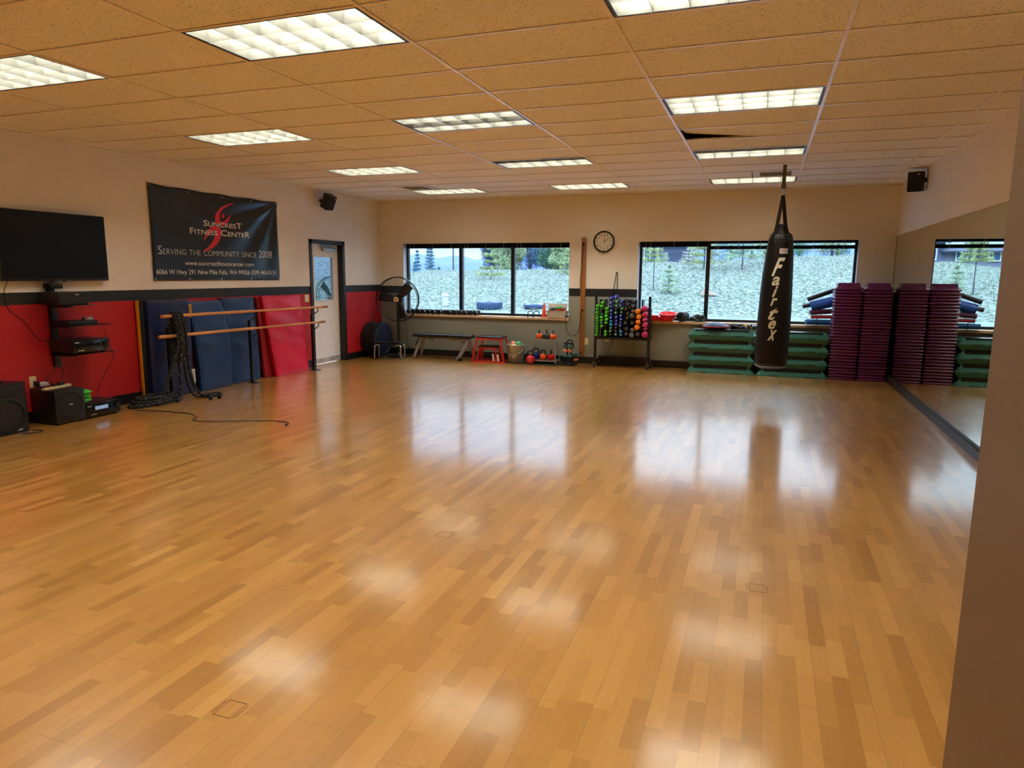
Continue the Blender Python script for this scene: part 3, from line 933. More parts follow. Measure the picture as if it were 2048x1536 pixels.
# ---- banner
BY0, BY1, BZ0, BZ1 = -5.48, -3.085, 1.475, 2.664
def ban(u, v):
    """surface point of the hanging banner, u along the wall, v upward"""
    sag = .022 * (math.sin(PI * u * 4) ** 2) * max(0, v - .9) * 10 * .5
    du, dv = (1 - u) * 2.0, (1 - v)
    r = math.hypot(du, dv); a = math.atan2(dv, du)
    x = .014 + .010 * math.sin(a * 13 + .6) * math.exp(-((r - .55) / .5) ** 2)
    f = (v - (.99 - .30 * math.sin(PI * min(1, u * .92 + .06)) ** .8))
    x += .010 * math.exp(-(f / .035) ** 2) * (.3 + .7 * u)
    x += .006 * math.sin(u * 9 + v * 2.0) * (1 - abs(2 * v - 1))
    x += .004 * math.exp(-((u - .02) / .03) ** 2)
    return Vector((max(x, .004), BY0 + (BY1 - BY0) * u + .012 * math.sin(PI * v) * (u - .5) * -1, BZ0 + (BZ1 - BZ0) * v - sag - .02 * math.sin(PI * u) * (v > .5) * (v - .5)))
def banyz(y, z, off=.0025):
    p = ban((y - BY0) / (BY1 - BY0), (z - BZ0) / (BZ1 - BZ0)); return Vector((p.x + off, y, z))
t = thing('banner', 'black vinyl gym banner with white lettering and a red figure on left wall', 'banner', (0, 0, 0))
b = MB(); b.grid(ban, 90, 48); o = b.build('sheet', 'banner', t, smooth=80, fix=False)
sm = o.modifiers.new('thick', 'SOLIDIFY'); sm.thickness = .0012; sm.offset = 0
def bline(name, body, y0, y1, z, h, slant=0, **k):
    place_text(name, body, lambda u, v: banyz(y0 + (y1 - y0) * u, z + slant * u + h * v, .0035), 'txt', t, **k)
bline('lettering', 'SuncresT', -4.60, -3.88, 2.205, .078, 0, small=True, offset=.008)
bline('lettering', 'Fitness CenteR', -4.847, -3.72, 2.088, .082, 0, small=True, offset=.008)
bline('lettering', 'Serving the community since 2008', -5.39, -3.24, 1.805, .105, 0, small=True, offset=-.012, scale=.7)
bline('lettering', 'www.suncrestfitnesscenter.com', -4.97, -3.668, 1.675, .058)
bline('lettering', '6066 W Hwy 291 Nine Mile Falls, WA 99026 (509) 465-0131', -5.44, -3.182, 1.556, .062)
FIG = [[(-3.982, 2.56), (-4.077, 2.548), (-4.178, 2.518), (-4.273, 2.472), (-4.34, 2.412), (-4.379, 2.35), (-4.386, 2.29), (-4.367, 2.238), (-4.305, 2.245), (-4.291, 2.278), (-4.302, 2.316), (-4.298, 2.366), (-4.271, 2.413), (-4.211, 2.463), (-4.115, 2.514)],
       [(-4.068, 2.415), (-4.125, 2.355), (-4.18, 2.318), (-4.239, 2.289), (-4.288, 2.278), (-4.312, 2.245), (-4.279, 2.219), (-4.208, 2.233), (-4.148, 2.273), (-4.104, 2.331)],
       [(-4.226, 2.396), (-4.202, 2.384), (-4.195, 2.36), (-4.214, 2.335), (-4.24, 2.324), (-4.258, 2.341), (-4.256, 2.371), (-4.245, 2.388)]] + [[(-4.356, 2.216), (-4.282, 2.184), (-4.27, 2.129), (-4.292, 2.068), (-4.347, 1.986), (-4.441, 1.922), (-4.539, 1.879), (-4.659, 1.851), (-4.563, 1.908), (-4.47, 1.98), (-4.417, 2.042), (-4.391, 2.112), (-4.394, 2.167)], [(-4.451, 2.207), (-4.348, 2.218), (-4.386, 2.162), (-4.437, 2.135), (-4.507, 2.094), (-4.557, 2.054), (-4.614, 1.998), (-4.589, 2.062), (-4.537, 2.134)]]
b = MB()
for poly in FIG:
    f = b.bm.faces.new([b.bm.verts.new((0, y, z)) for y, z in poly])
bmesh.ops.triangulate(b.bm, faces=b.bm.faces)
bmesh.ops.subdivide_edges(b.bm, edges=b.bm.edges, cuts=3, use_grid_fill=True)
for v in b.bm.verts: v.co = banyz(v.co.y, v.co.z, .0022)
b.build('red_figure', 'txtred', t, smooth=0, fix=False)
for y, z in [(-5.46, 2.645), (-4.849, 2.618), (-4.229, 2.612), (-3.66, 2.617), (-3.11, 2.64), (-5.455, 1.497), (-4.901, 1.494), (-4.322, 1.492), (-3.721, 1.492), (-3.11, 1.495)]:
    p = banyz(y, z, 0); b = MB(); b.cyl((p.x - .001, y, z), (p.x + .006, y, z), .012, .009, seg=10); b.build('grommet', 'chrome', t)


# ---- small wall speakers
def wall_speaker(lab, loc, rot, arm):
    t = thing('wall_speaker', lab, 'speaker', loc, rot, 'speakers up on the walls')
    b = MB(); b.box((0, 0, 0), (.16, .17, .25), None, .012); b.build('cabinet', 'black', t)
    b = MB(); b.box((.083, 0, 0), (.008, .15, .23), None, .003); b.build('grille', 'blackm', t)
    b = MB(); b.box((.088, .045, .09), (.003, .025, .01)); b.build('badge', 'label', t)
    inv = Euler(rot).to_matrix().inverted()
    a = inv @ (Vector(arm) - Vector(loc))
    b = MB(); b.cyl((-.06, 0, 0), a, .014, seg=8); b.ball(a, .03, 10, 8); b.build('bracket', 'black', t)
    return t
wall_speaker('small black speaker angled out high on the left wall past the banner', (.17, -1.93, 2.775), (0, R(28), R(-12)), (.01, -1.93, 2.80))
wall_speaker('small black speaker high on the mirror wall near the corner', (W - .12, -1.75, 2.80), (0, R(6), R(-112)), (W - .01, -1.75, 2.82))

# ---- equipment bracket with glass shelves
t = thing('equipment_bracket', 'black wall bracket with three glass shelves under the television', 'shelf bracket', (0, -6.84, 0))
b = MB(); b.bx(.0, .05, -.035, .035, .56, 1.46, bev=.008); b.build('column', 'black', t)
b = MB(); b.bx(.0, .12, -.06, .08, 1.40, 1.455, bev=.01); b.build('top_block', 'black', t)
for z in (1.225, 1.005, .705):
    b = MB(); b.bx(.05, .42, -.10, .40 if z < 1.2 else .2, z, z + .008, bev=.002); b.build('glass_shelf', 'shelfglass', t)
    b = MB(); b.bx(.05, .30, -.03, .03, z - .022, z); b.build('shelf_arm', 'black', t)
t = thing('centre_speaker', 'black box speaker on the top glass shelf', 'speaker', (.23, -6.84, 1.234))
b = MB(); b.box((0, 0, .068), (.26, .34, .135), None, .006); b.build('cabinet', 'black', t)
b = MB(); b.box((.132, 0, .068), (.006, .32, .12)); b.build('grille', 'blackm', t)
b = MB(); b.bx(0.135, 0.1365, 0.02, 0.06, 0.105, 0.112); b.build('badge', 'label', t, smooth=0)
t = thing('disc_player', 'flat black player on the middle glass shelf', 'media player', (.2, -6.72, 1.013))
b = MB(); b.box((0, 0, .025), (.24, .34, .045), None, .004); b.build('case', 'black', t)
b = MB(); b.cyl((.02, .13, .05), (.02, .13, .075), .055, seg=18); b.cyl((.02, .13, .075), (.02, .13, .08), .045, seg=18); b.build('round_remote_base', 'chrome', t)
def receiver(name, lab, loc, h, rotz=0):
    t = thing(name, lab, 'receiver', loc, (0, 0, rotz))
    b = MB(); b.box((0, 0, h / 2 + .008), (.34, .43, h - .016), None, .003); b.build('case', 'black', t)
    b = MB(); b.box((.173, 0, h / 2 + .008), (.008, .43, h - .016), None, .002); b.build('front_panel', 'blackgl', t)
    for y in (.17, .10): b = MB(); b.cyl((.176, y, h * .62), (.196, y, h * .62), .022 if y > .15 else .014, seg=16); b.build('dial', 'black', t)
    for i in range(4): b = MB(); b.cyl((.176, -.15 + i * .018, h * .25), (.181, -.15 + i * .018, h * .25), .005, seg=8); b.build('button', 'label', t)
    for sx in (-1, 1):
        for sy in (-1, 1): b = MB(); b.cyl((sx * .13, sy * .17, 0), (sx * .13, sy * .17, .01), .018, seg=10); b.build('foot', 'blackm', t)
    return t
t = receiver('av_receiver', 'black receiver on the lowest glass shelf', (.225, -6.715, .714), .15)
b = MB(); b.bx(0.177, 0.178, -0.19, -0.14, 0.12, 0.127); b.build('badge', 'label', t, smooth=0)
t = receiver('stereo_receiver', 'black receiver with lit display standing on the floor by the rope', (.20, -6.62, 0), .16)
b = MB(); b.bx(.1775, .1785, -.10, .06, .085, .125); b.build('display', 'display', t, smooth=0)
b = MB(); b.bx(0.177, 0.178, -0.19, -0.14, 0.13, 0.137); b.build('badge', 'label', t, smooth=0)

# green marker discs on that receiver
for i in range(6):
    t_ = MB(); z = .162 + i * .022
    t_.lathe([(.035, .026), (.04, .03), (.09, .006), (.095, .0), (.088, .004), (.037, .024)], seg=26, closed=True)
    o = t_.build('marker_disc', 'bands_g' if i % 2 else 'lime', loc=(.18 + .012 * (i % 2), -6.73 + .01 * (i % 3), z), rot=(0, 0, i))
    tag(o, f'green marker disc on the floor receiver, {["lowest", "second from bottom", "third from bottom", "fourth from bottom", "fifth from bottom", "topmost"][i]} of the pile', 'marker disc', 'green marker discs')

# ---- floor loudspeakers
t = thing('pa_speaker', 'big black loudspeaker cut off by the left edge of the view', 'speaker', (.19, -7.63, 0))
b = MB(); b.prism([(-.17, -.2), (.13, -.22), (.16, -.18), (.16, .18), (.13, .22), (-.17, .15)], .50, Matrix.Translation((0, 0, .0))); b.build('cabinet', 'black', t, smooth=20)
b = MB(); b.lathe([(.17, .0), (.175, .012), (.155, .018), (.15, .0), (.05, -.03), (.001, -.02)], (.158, 0, .19), 32, Matrix.Rotation(R(90), 4, 'Y')); b.build('woofer', 'blackm', t)
b = MB(); b.bx(.155, .172, -.15, .15, .385, .47, bev=.01); b.build('horn', 'blackm', t)
b = MB(); b.bx(-.06, .06, -.05, .05, .5, .515, bev=.006); b.build('handle', 'blackm', t)
b = MB(); b.bx(0.16, 0.1625, 0.07, 0.13, 0.03, 0.04); b.build('badge', 'label', t, smooth=0)
t = thing('subwoofer', 'black cube subwoofer between the loudspeaker and the floor receiver', 'speaker', (.20, -7.0, 0), (0, 0, R(0)))
b = MB(); b.box((0, 0, .185), (.36, .33, .345), None, .006); b.build('cabinet', 'black', t)
b = MB(); b.lathe([(.135, 0), (.14, .008), (.125, .012), (.12, .006), (.001, .006)], (.18, 0, .20), 32, Matrix.Rotation(R(90), 4, 'Y')); b.build('grille', 'blackm', t)
for sx in (-1, 1):
    for sy in (-1, 1): b = MB(); b.cyl((sx * .14, sy * .12, 0), (sx * .14, sy * .12, .014), .018, seg=10); b.build('foot', 'blackm', t)
b = MB(); b.bx(0.186, 0.1895, -0.02, 0.02, 0.197, 0.205); b.build('badge', 'label', t, smooth=0)
t = thing('power_strip', 'cream power strip lying on top of the cube subwoofer', 'power strip', (.20, -7.0, .3585), (0, 0, R(8)))
b = MB(); b.box((0, 0, .013), (.05, .33, .026), None, .005); b.build('body', 'ivory', t)
for i in range(4): b = MB(); b.box((.0, -.10 + i * .07, .0262), (.022, .028, .001)); b.build('socket', 'black', t)
b = MB(); b.box((0, -.03, .04), (.03, .04, .028), None, .004); b.build('plug', 'black', t)
b = MB(); b.box((0, .05, .042), (.04, .06, .03), None, .004); b.build('adapter', 'black', t)


# ---- outlets and switches
def outlet(lab, loc, rotz, plugged=False, w=.075, rows=2):
    t = thing('wall_outlet', lab, 'outlet', loc, (0, 0, rotz))
    b = MB(); b.box((.004, 0, 0), (.008, w, .12), None, .003); b.build('plate', 'ivory', t)
    for s_ in (-1, 1):
        b = MB(); b.box((.009, 0, s_ * .026), (.003, .03, .032), None, .001); b.build('receptacle', 'white', t)
    if plugged:
        b = MB(); b.box((.03, .02, -.02), (.04, .05, .05), None, .008); b.build('plug', 'black', t)
        b = MB(); b.box((.05, .08, -.03), (.045, .09, .045), None, .006); b.build('adapter', 'label', t)
    return t
outlet('cream wall outlet with a white adapter above the loudspeakers', (0, -7.11, .43), 0, True)
t = outlet('cream switch plate beside the door above the red mat', (0, -2.40, 1.165), 0, w=.11)
outlet('cream outlet on the back wall right of the wooden board', (4.222, 0, .40), R(-90))
outlet('cream outlet half hidden behind the dumbbell rack', (4.60, 0, .47), R(-90))

# ---- cables on the left wall
def cable(lab, pts, r=.0035, mt='black', name='cable', cat='cable', loops=10):
    P_ = [Vector(p) for p in pts]; out = []
    for i in range(len(P_) - 1):
        p0, p1, p2, p3 = P_[max(i - 1, 0)], P_[i], P_[i + 1], P_[min(i + 2, len(P_) - 1)]
        for k in range(loops):
            s_ = k / loops
            out.append(.5 * ((2 * p1) + (-p0 + p2) * s_ + (2 * p0 - 5 * p1 + 4 * p2 - p3) * s_ ** 2 + (-p0 + 3 * p1 - 3 * p2 + p3) * s_ ** 3))
    out.append(P_[-1])
    b = MB(); b.tube(out, r, 6); o = b.build(name, mt)
    return tag(o, lab, cat)
cable('thin black cable drooping from the television across the red wall', [(.06, -7.29, 1.50), (.006, -7.31, 1.36), (.006, -7.28, 1.20), (.006, -7.14, 1.07), (.006, -7.03, .90), (.006, -6.93, .85), (.02, -6.88, .90)])
cable('black cable hanging from the bracket foot to the power strip', [(.05, -6.86, .60), (.07, -6.93, .52), (.12, -7.05, .46), (.18, -7.06, .42), (.20, -7.03, .40)])
cable('second black cable looping below the bracket to the power strip', [(.03, -6.82, .62), (.05, -6.80, .50), (.12, -6.88, .44), (.195, -6.95, .41)])
cable('thin cable hanging from the middle glass shelf down the red wall', [(.425, -6.58, 1.0), (.435, -6.55, .85), (.42, -6.47, .66), (.2, -6.44, .42), (.09, -6.43, .25), (.10, -6.46, .175)], .003)
cable('black cord lying across the floor with a plug at its end', [(.45, -6.28, .006), (.68, -6.20, .006), (1.0, -6.19, .006), (1.2, -6.20, .006), (1.40, -6.33, .006), (1.48, -6.46, .006), (1.66, -6.44, .006), (1.9, -6.33, .006), (2.24, -6.17, .006), (2.42, -6.15, .006), (2.52, -6.20, .006), (2.555, -6.27, .006)], .005, name='extension_cord', cat='cord')
b = MB(); b.cyl((2.555, -6.27, .012), (2.575, -6.32, .012), .011, .008, 8)
tag(b.build('cord_plug', 'black'), 'small black plug at the end of the floor cord', 'plug')
cable('short black cord curling in front of the big loudspeaker', [(.36, -7.42, .006), (.46, -7.38, .006), (.50, -7.44, .006), (.42, -7.56, .006)], .005)


# ---- gym mats
def slab(fn, nu, nv, th, name, mt, parent):
    """padded slab: fn(u,v) front surface point, thickness th toward -normal (wall side)"""
    b = MB()
    b.grid(fn, nu, nv)
    r = bmesh.ops.extrude_face_region(b.bm, geom=list(b.bm.faces))
    for v in r['geom']:
        if isinstance(v, bmesh.types.BMVert): v.co.x -= th
    return b.build(name, mt, parent, smooth=50)
def mat_panel(lab, ytop, ybot, x0, x1, h, th, mt, sidemt=None, bow=0, seam=None, group='gym mats along the left wall', wrinkle=.004, seed=0):
    t = thing('gym_mat', lab, 'gym mat', (0, 0, 0), group=group)
    rg = random.Random(seed); ph = [rg.uniform(0, 6) for _ in range(4)]
    def fn(u, v):
        y = (ybot[0] + (ybot[1] - ybot[0]) * u) * (1 - v) + (ytop[0] + (ytop[1] - ytop[0]) * u) * v
        x = x0 + (x1 - x0) * v + bow * math.sin(PI * v)
        e = min(u, 1 - u, v, 1 - v)
        x -= .012 * max(0, 1 - e / .03) ** 2
        x += wrinkle * (math.sin(9 * u + 5 * v + ph[0]) * math.sin(11 * v + ph[1]) + .6 * math.sin(23 * v + 6 * u + ph[2]))
        return Vector((x, y + bow * .9 * math.sin(PI * v) * u, .002 + h * v))
    slab(fn, 20, 36, th, 'pad', mt, t)
    if seam is not None:
        b = MB()
        for v in seam:
            p, q = fn(.01, v), fn(.99, v); b.tube([p + Vector((.001, 0, 0)), fn(.5, v) + Vector((.001, 0, 0)), q + Vector((.001, 0, 0))], .003, 6)
        b.build('seam', mt, t)
    return t
# yellow-edged panel behind the navy mat
t = thing('edge_panel', 'upright panel with a bright yellow edge behind the navy mat', 'mat panel', (0, 0, 0), group='gym mats along the left wall')
b = MB(); b.bx(.016, .07, -5.78, -5.20, .0, 1.24, bev=.004); b.build('panel', 'blackm', t)
b = MB(); b.bx(.020, .066, -5.792, -5.78, .0, 1.24, bev=.003); b.build('yellow_edge', 'yellow', t)
t = mat_panel('dark navy gym mat with a white label and a yellow tag', (-5.72, -5.06), (-5.72, -5.06), .145, .145, 1.235, .06, 'navy', seam=(.5,), wrinkle=.002)
b = MB(); b.bx(.146, .151, -5.105, -5.05, .13, .32); b.build('white_label', 'label', t, smooth=0)
b = MB()
for i in range(9): b.bx(.1512, .1516, -5.098, -5.075, .15 + i * .016, .158 + i * .016)
b.build('label_print', 'black', t, smooth=0)
b = MB(); b.bx(.146, .151, -5.085, -5.045, 1.0, 1.17); b.build('yellow_tag', 'yellow', t, smooth=0)
b = MB()
for i in range(7): b.bx(.1512, .1516, -5.075, -5.055, 1.02 + i * .02, 1.032 + i * .02)
b.build('tag_print', 'black', t, smooth=0)
mat_panel('blue gym mat bowed outward, in front of the others', (-5.03, -4.44), (-4.99, -4.43), .19, .085, 1.20, .05, 'blue', bow=.045, seam=(.5,), seed=2)
mat_panel('blue gym mat standing straight between the bowed one and the red one', (-4.42, -3.76), (-4.42, -3.745), .12, .075, 1.225, .05, 'blue', bow=.01, seam=(.5,), seed=3, wrinkle=.006)
t = mat_panel('pink-red gym mat leaning with its foot out, nearest the door', (-3.66, -2.76), (-3.50, -2.69), .235, .145, 1.23, .055, 'redv', seam=(.48,), seed=4, wrinkle=.005)
t2 = mat_panel('darker red mat folded behind the pink-red mat', (-3.70, -2.80), (-3.66, -2.75), .14, .072, 1.22, .04, 'redd', seed=5, wrinkle=.002)
for o in t2.children:
    pass

# ---- ballet barre
t = thing('ballet_barre', 'double wooden ballet barre on black floor posts along left wall', 'ballet barre', (0, 0, 0))
for y in (-5.55, -4.09, -2.62):
    b = MB(); b.bx(.235, .275, y - .02, y + .02, .006, .91, bev=.003); p = b.build('post', 'steel', t)
    b = MB(); b.bx(.20, .36, y - .05, y + .05, 0, .006); b.build('foot_plate', 'steel', p, smooth=0)
    for z, xx in ((1.045, .33), (.80, .33)):
        b = MB(); b.tube([(.255, y + .02, z - .14), (.29, y + .04, z - .11), (xx, y + .06, z - .08), (xx, y + .06, z - .02)], .008, 8); b.build('bracket', 'steel', p)
for y0, y1, z0, z1 in ((-5.70, -2.30, 1.048, 1.032), (-5.76, -2.385, .803, .786)):
    b = MB(); ym = -4.1; zm = (z0 + z1) / 2
    b.cyl((.33, y0, z0), (.33, ym, zm), .021, seg=16); b.cyl((.33, ym, zm), (.33, y1, z1), .017, seg=16)
    o = b.build('barre', 'wood', t)
    b = MB(); b.cyl((.33, y1 - .17, z1 + .0008), (.33, y1 + .004, z1), .0185, seg=16); b.build('dark_sleeve', 'board', o)

# ---- battle rope
t = thing('battle_rope', 'black battle rope with white flecks draped over the barre', 'rope')
rr = .019
def spl(pts, n=10):
    P_ = [Vector(p) for p in pts]; out = []
    for i in range(len(P_) - 1):
        p0, p1, p2, p3 = P_[max(i - 1, 0)], P_[i], P_[i + 1], P_[min(i + 2, len(P_) - 1)]
        for k in range(n):
            s_ = k / n
            out.append(.5 * ((2 * p1) + (-p0 + p2) * s_ + (2 * p0 - 5 * p1 + 4 * p2 - p3) * s_ ** 2 + (-p0 + 3 * p1 - 3 * p2 + p3) * s_ ** 3))
    return out + [P_[-1]]
runs = []
for i, (yy, ye) in enumerate([(-5.55, -5.86), (-5.51, -5.60), (-5.47, -5.45), (-5.43, -5.38)]):
    fx = .385 + .012 * (i % 2)
    runs.append(spl([(.285, yy, .62 - .08 * i), (.285, yy, .95), (.33, yy + .005, 1.091), (fx, yy + .01, .97), (fx + .01, yy + .015, .70), (fx + .02, (yy + ye) / 2, .36), (.42 + .03 * i, ye, .08), (.47 + .04 * i, ye + (.16 if i > 1 else -.12), .022)]))
b = MB()
for r_ in runs: b.tube(r_, rr, 8)
b.build('hanging_strands', 'rope', t)
b = MB()
for i in range(3):
    a0 = .4 + i; pts = []
    for k in range(40):
        a = a0 + k * .33; pts.append((.31 + .13 * math.cos(a) * (1 - .1 * i), -5.86 + (.36 - .05 * i) * math.sin(a), .02 + .036 * i + .008 * math.sin(k * .9)))
    b.tube(pts, rr, 8)
b.build('floor_coil', 'rope', t)
for pts in ([(.50, -5.30, .02), (.56, -5.22, .021), (.60, -5.18, .021), (.64, -5.30, .021), (.70, -5.36, .021), (.73, -5.42, .021)], [(.46, -5.28, .02), (.52, -5.10, .02), (.60, -5.10, .02), (.70, -5.22, .02), (.76, -5.30, .02)]):
    P_ = spl(pts); b = MB(); b.tube(P_, rr, 8); o = b.build('rope_end', 'rope', t)
    b = MB(); b.tube(P_[-18:], .0235, 10); b.build('grip', 'blackm', o)

# ================================================================== BACK WALL
# ---- clock
t = thing('wall_clock', 'round white wall clock with black rim above the dumbbell rack', 'clock', (4.493, 0, 2.163), (R(90), 0, 0))
b = MB(); b.lathe([(.185, 0), (.187, .025), (.178, .04), (.164, .04), (.16, .018), (.16, 0)], seg=48, closed=True); b.build('rim', 'black', t)
b = MB(); b.cyl((0, 0, .002), (0, 0, .012), .163, seg=48); b.build('face', 'clockface', t)
for i in range(1, 13):
    a = PI / 2 - i * PI / 6; cx, cy = .128 * math.cos(a), .128 * math.sin(a); w_ = .040 if i > 9 else (.010 if i == 1 else .022)
    place_text('numeral', str(i), lambda u, v: Vector((cx - w_ / 2 + w_ * u, cy - .02 + .04 * v, .0128)), 'black', t)
b = MB()
for i in range(60):
    a = i * PI / 30; b.box((.154 * math.cos(a), .154 * math.sin(a), .0126), (.008 if i % 5 else .011, .0012 if i % 5 else .003, .0008), Euler((0, 0, a)))
b.build('minute_marks', 'black', t, smooth=0)
for nm, a, L_, w_ in (('minute_hand', PI / 2 - R(12), .125, .006), ('hour_hand', PI / 2 - R(61), .088, .009)):
    b = MB(); b.box((math.cos(a) * L_ * .42, math.sin(a) * L_ * .42, .016), (L_, w_, .002), Euler((0, 0, a))); b.build(nm, 'black', t, smooth=0)
b = MB(); b.box((.0, -.035, .0128), (.002, .05, .001), Euler((0, 0, .1))); b.build('second_hand', 'black', t, smooth=0)
b = MB(); b.cyl((0, 0, .012), (0, 0, .02), .007, seg=12); b.build('hub', 'black', t)

# ---- motion sensor
t = thing('motion_sensor', 'small white motion sensor in the corner above the fan', 'sensor', (.05, -.03, 2.54), (0, 0, R(40)))
b = MB(); b.box((0, 0, 0), (.055, .04, .09), None, .01); b.build('body', 'white', t)
b = MB(); b.box((0, -.021, .012), (.035, .004, .03), None, .002); b.build('lens', 'label', t)

# ---- wooden anchor board with tubing
t = thing('anchor_board', 'tall narrow stained board on the wall between the windows', 'board', (4.137, 0, 0))
b = MB(); b.bx(-.043, .043, -.03, 0, .14, 2.24, bev=.004); b.build('board', 'board', t)
for z in (2.13, .96, .19):
    b = MB(); b.cyl((0, -.03, z), (0, -.045, z), .022 if z > .5 else .010, seg=14); b.tube([(.014 * math.cos(a), -.05, z - .02 + .014 * math.sin(a)) for a in [i * PI / 6 for i in range(12)]], .003, 6, closed=True)
    b.build('eye_bolt', 'steel', t)
cable('thin dark cord hanging down the board from its top bolt', [(4.135, -.055, 2.10), (4.13, -.06, 1.9), (4.10, -.055, 1.6), (4.085, -.05, 1.3)], .006, mt='rope', name='pull_cord', cat='cord')
cable('black exercise tube looping from the sill end up to the board bolt', [(3.83, -.05, .86), (3.85, -.06, .74), (3.86, -.05, .60), (3.93, -.045, .50), (4.02, -.045, .51), (4.08, -.05, .60), (4.12, -.055, .78), (4.13, -.06, .93)], .006, name='exercise_tube', cat='exercise tube')
cable('thin black band hanging in a loop from a nail above the rack', [(4.66, -.02, 1.20), (4.70, -.02, 1.42), (4.728, -.02, 1.61), (4.738, -.02, 1.635), (4.748, -.02, 1.61), (4.752, -.02, 1.42), (4.75, -.02, 1.18)], .006, name='hanging_band', cat='exercise band')
cable('black cable slanting to the floor behind the dumbbell rack', [(4.72, -.06, .50), (4.68, -.06, .34), (4.63, -.07, .20), (4.58, -.08, .07), (4.66, -.12, .012)], .005, name='hanging_cable')

# ---- pedestal fan
fx, fy, fz = .605, -.40, 1.10
t = thing('pedestal_fan', 'big black pedestal fan with round cage in the corner', 'fan', (fx, fy, 0))
b = MB(); b.lathe([(.0, .0), (.235, 0), (.24, .012), (.228, .03), (.06, .045), (.04, .07), (0, .07)], seg=36); b.build('base', 'black', t)
b = MB(); b.cyl((0, 0, .05), (0, 0, .98), .028, seg=16); b.cyl((0, 0, .6), (0, 0, 1.08), .02, seg=12); b.build('pole', 'black', t)
rm = Matrix.Rotation(R(90), 4, 'X')
hd = bpy.data.objects.new('fan_head', None)
b = MB(); b.lathe([(0, -.14), (.07, -.14), (.085, -.11), (.085, -.01), (.05, .0), (0, .0)], seg=20)
head_rot = (R(90), 0, R(9))
b.build('motor', 'black', t, loc=(0, .0, fz), rot=head_rot)
b = MB()
for sz, rr_ in ((.085, .415), (.03, .42), (-.03, .415)):
    b.tube([(rr_ * math.cos(a), rr_ * math.sin(a), sz) for a in [2 * PI * i / 64 for i in range(64)]], .006 if sz != .03 else .009, 6, closed=True)
for i in range(6):
    r_ = .09 + i * .055
    b.tube([(r_ * math.cos(a), r_ * math.sin(a), .105 - .02 * (r_ / .42) ** 2) for a in [2 * PI * k / 40 for k in range(40)]], .0016, 4, closed=True) if i in (0, 3) else None
for i in range(36):
    a = 2 * PI * i / 36
    b.tube([(.055 * math.cos(a), .055 * math.sin(a), .108), (.25 * math.cos(a + .02), .25 * math.sin(a + .02), .104), (.40 * math.cos(a + .03), .40 * math.sin(a + .03), .088), (.42 * math.cos(a + .03), .42 * math.sin(a + .03), .03)], .0016 if i % 3 else .003, 4)
    b.tube([(.08 * math.cos(a), .08 * math.sin(a), -.05), (.40 * math.cos(a), .40 * math.sin(a), -.035), (.42 * math.cos(a), .42 * math.sin(a), .03)], .0016 if i % 3 else .003, 4)
b.build('cage', 'steel', t, loc=(0, 0, fz), rot=head_rot)
for k, a in enumerate((R(47), R(171), R(-72))):
    b = MB()
    def bl(u, v, a=a):
        r_ = .06 + .31 * u; w_ = .055 + .035 * min(1, u * 2.5); s_ = (v - .5) * 2 * w_
        tw = .6 - .25 * u
        x, y, z = r_, s_ * math.cos(tw), .03 + s_ * math.sin(tw) * .7
        return Vector((x * math.cos(a) - y * math.sin(a), x * math.sin(a) + y * math.cos(a), z))
    b.grid(bl, 8, 4); o = b.build('blade', 'black', t, loc=(0, 0, fz), rot=head_rot, fix=False)
    sm = o.modifiers.new('th', 'SOLIDIFY'); sm.thickness = .003
b = MB(); b.cyl((0, 0, .10), (0, 0, .118), .05, .046, 24); b.build('badge', 'hub', t, loc=(0, 0, fz), rot=head_rot)
b = MB(); b.box((0, 0, .1185), (.055, .018, .001)); b.build('badge_print', 'bronze', t, loc=(0, 0, fz), rot=head_rot)
cable('thin black cord hanging down behind the fan pole', [(.68, -.30, 1.0), (.69, -.27, .7), (.69, -.22, .4), (.68, -.14, .1), (.64, -.10, .01)], .004, name='fan_cord', cat='cord')

# ---- low stool in front of the fan
t = thing('step_stool', 'low black stool with bent chrome legs in front of the fan', 'stool', (.635, -.80, 0), (0, 0, R(12)))
b = MB(); b.box((0, 0, .298), (.50, .26, .045), None, .012, 3); b.build('seat', 'pad', t)
for sx in (-1, 1):
    for sy in (-1, 1):
        b = MB(); b.tube(spl([(sx * .16, sy * .115, .272), (sx * .215, sy * .118, .268), (sx * .248, sy * .122, .235), (sx * .252, sy * .125, .10), (sx * .254, sy * .127, .008)], 5), .011, 8); l = b.build('leg', 'chrome', t)
        b = MB(); b.cyl((sx * .254, sy * .127, 0), (sx * .254, sy * .127, .02), .014, seg=10); b.build('rubber_foot', 'blackm', l)

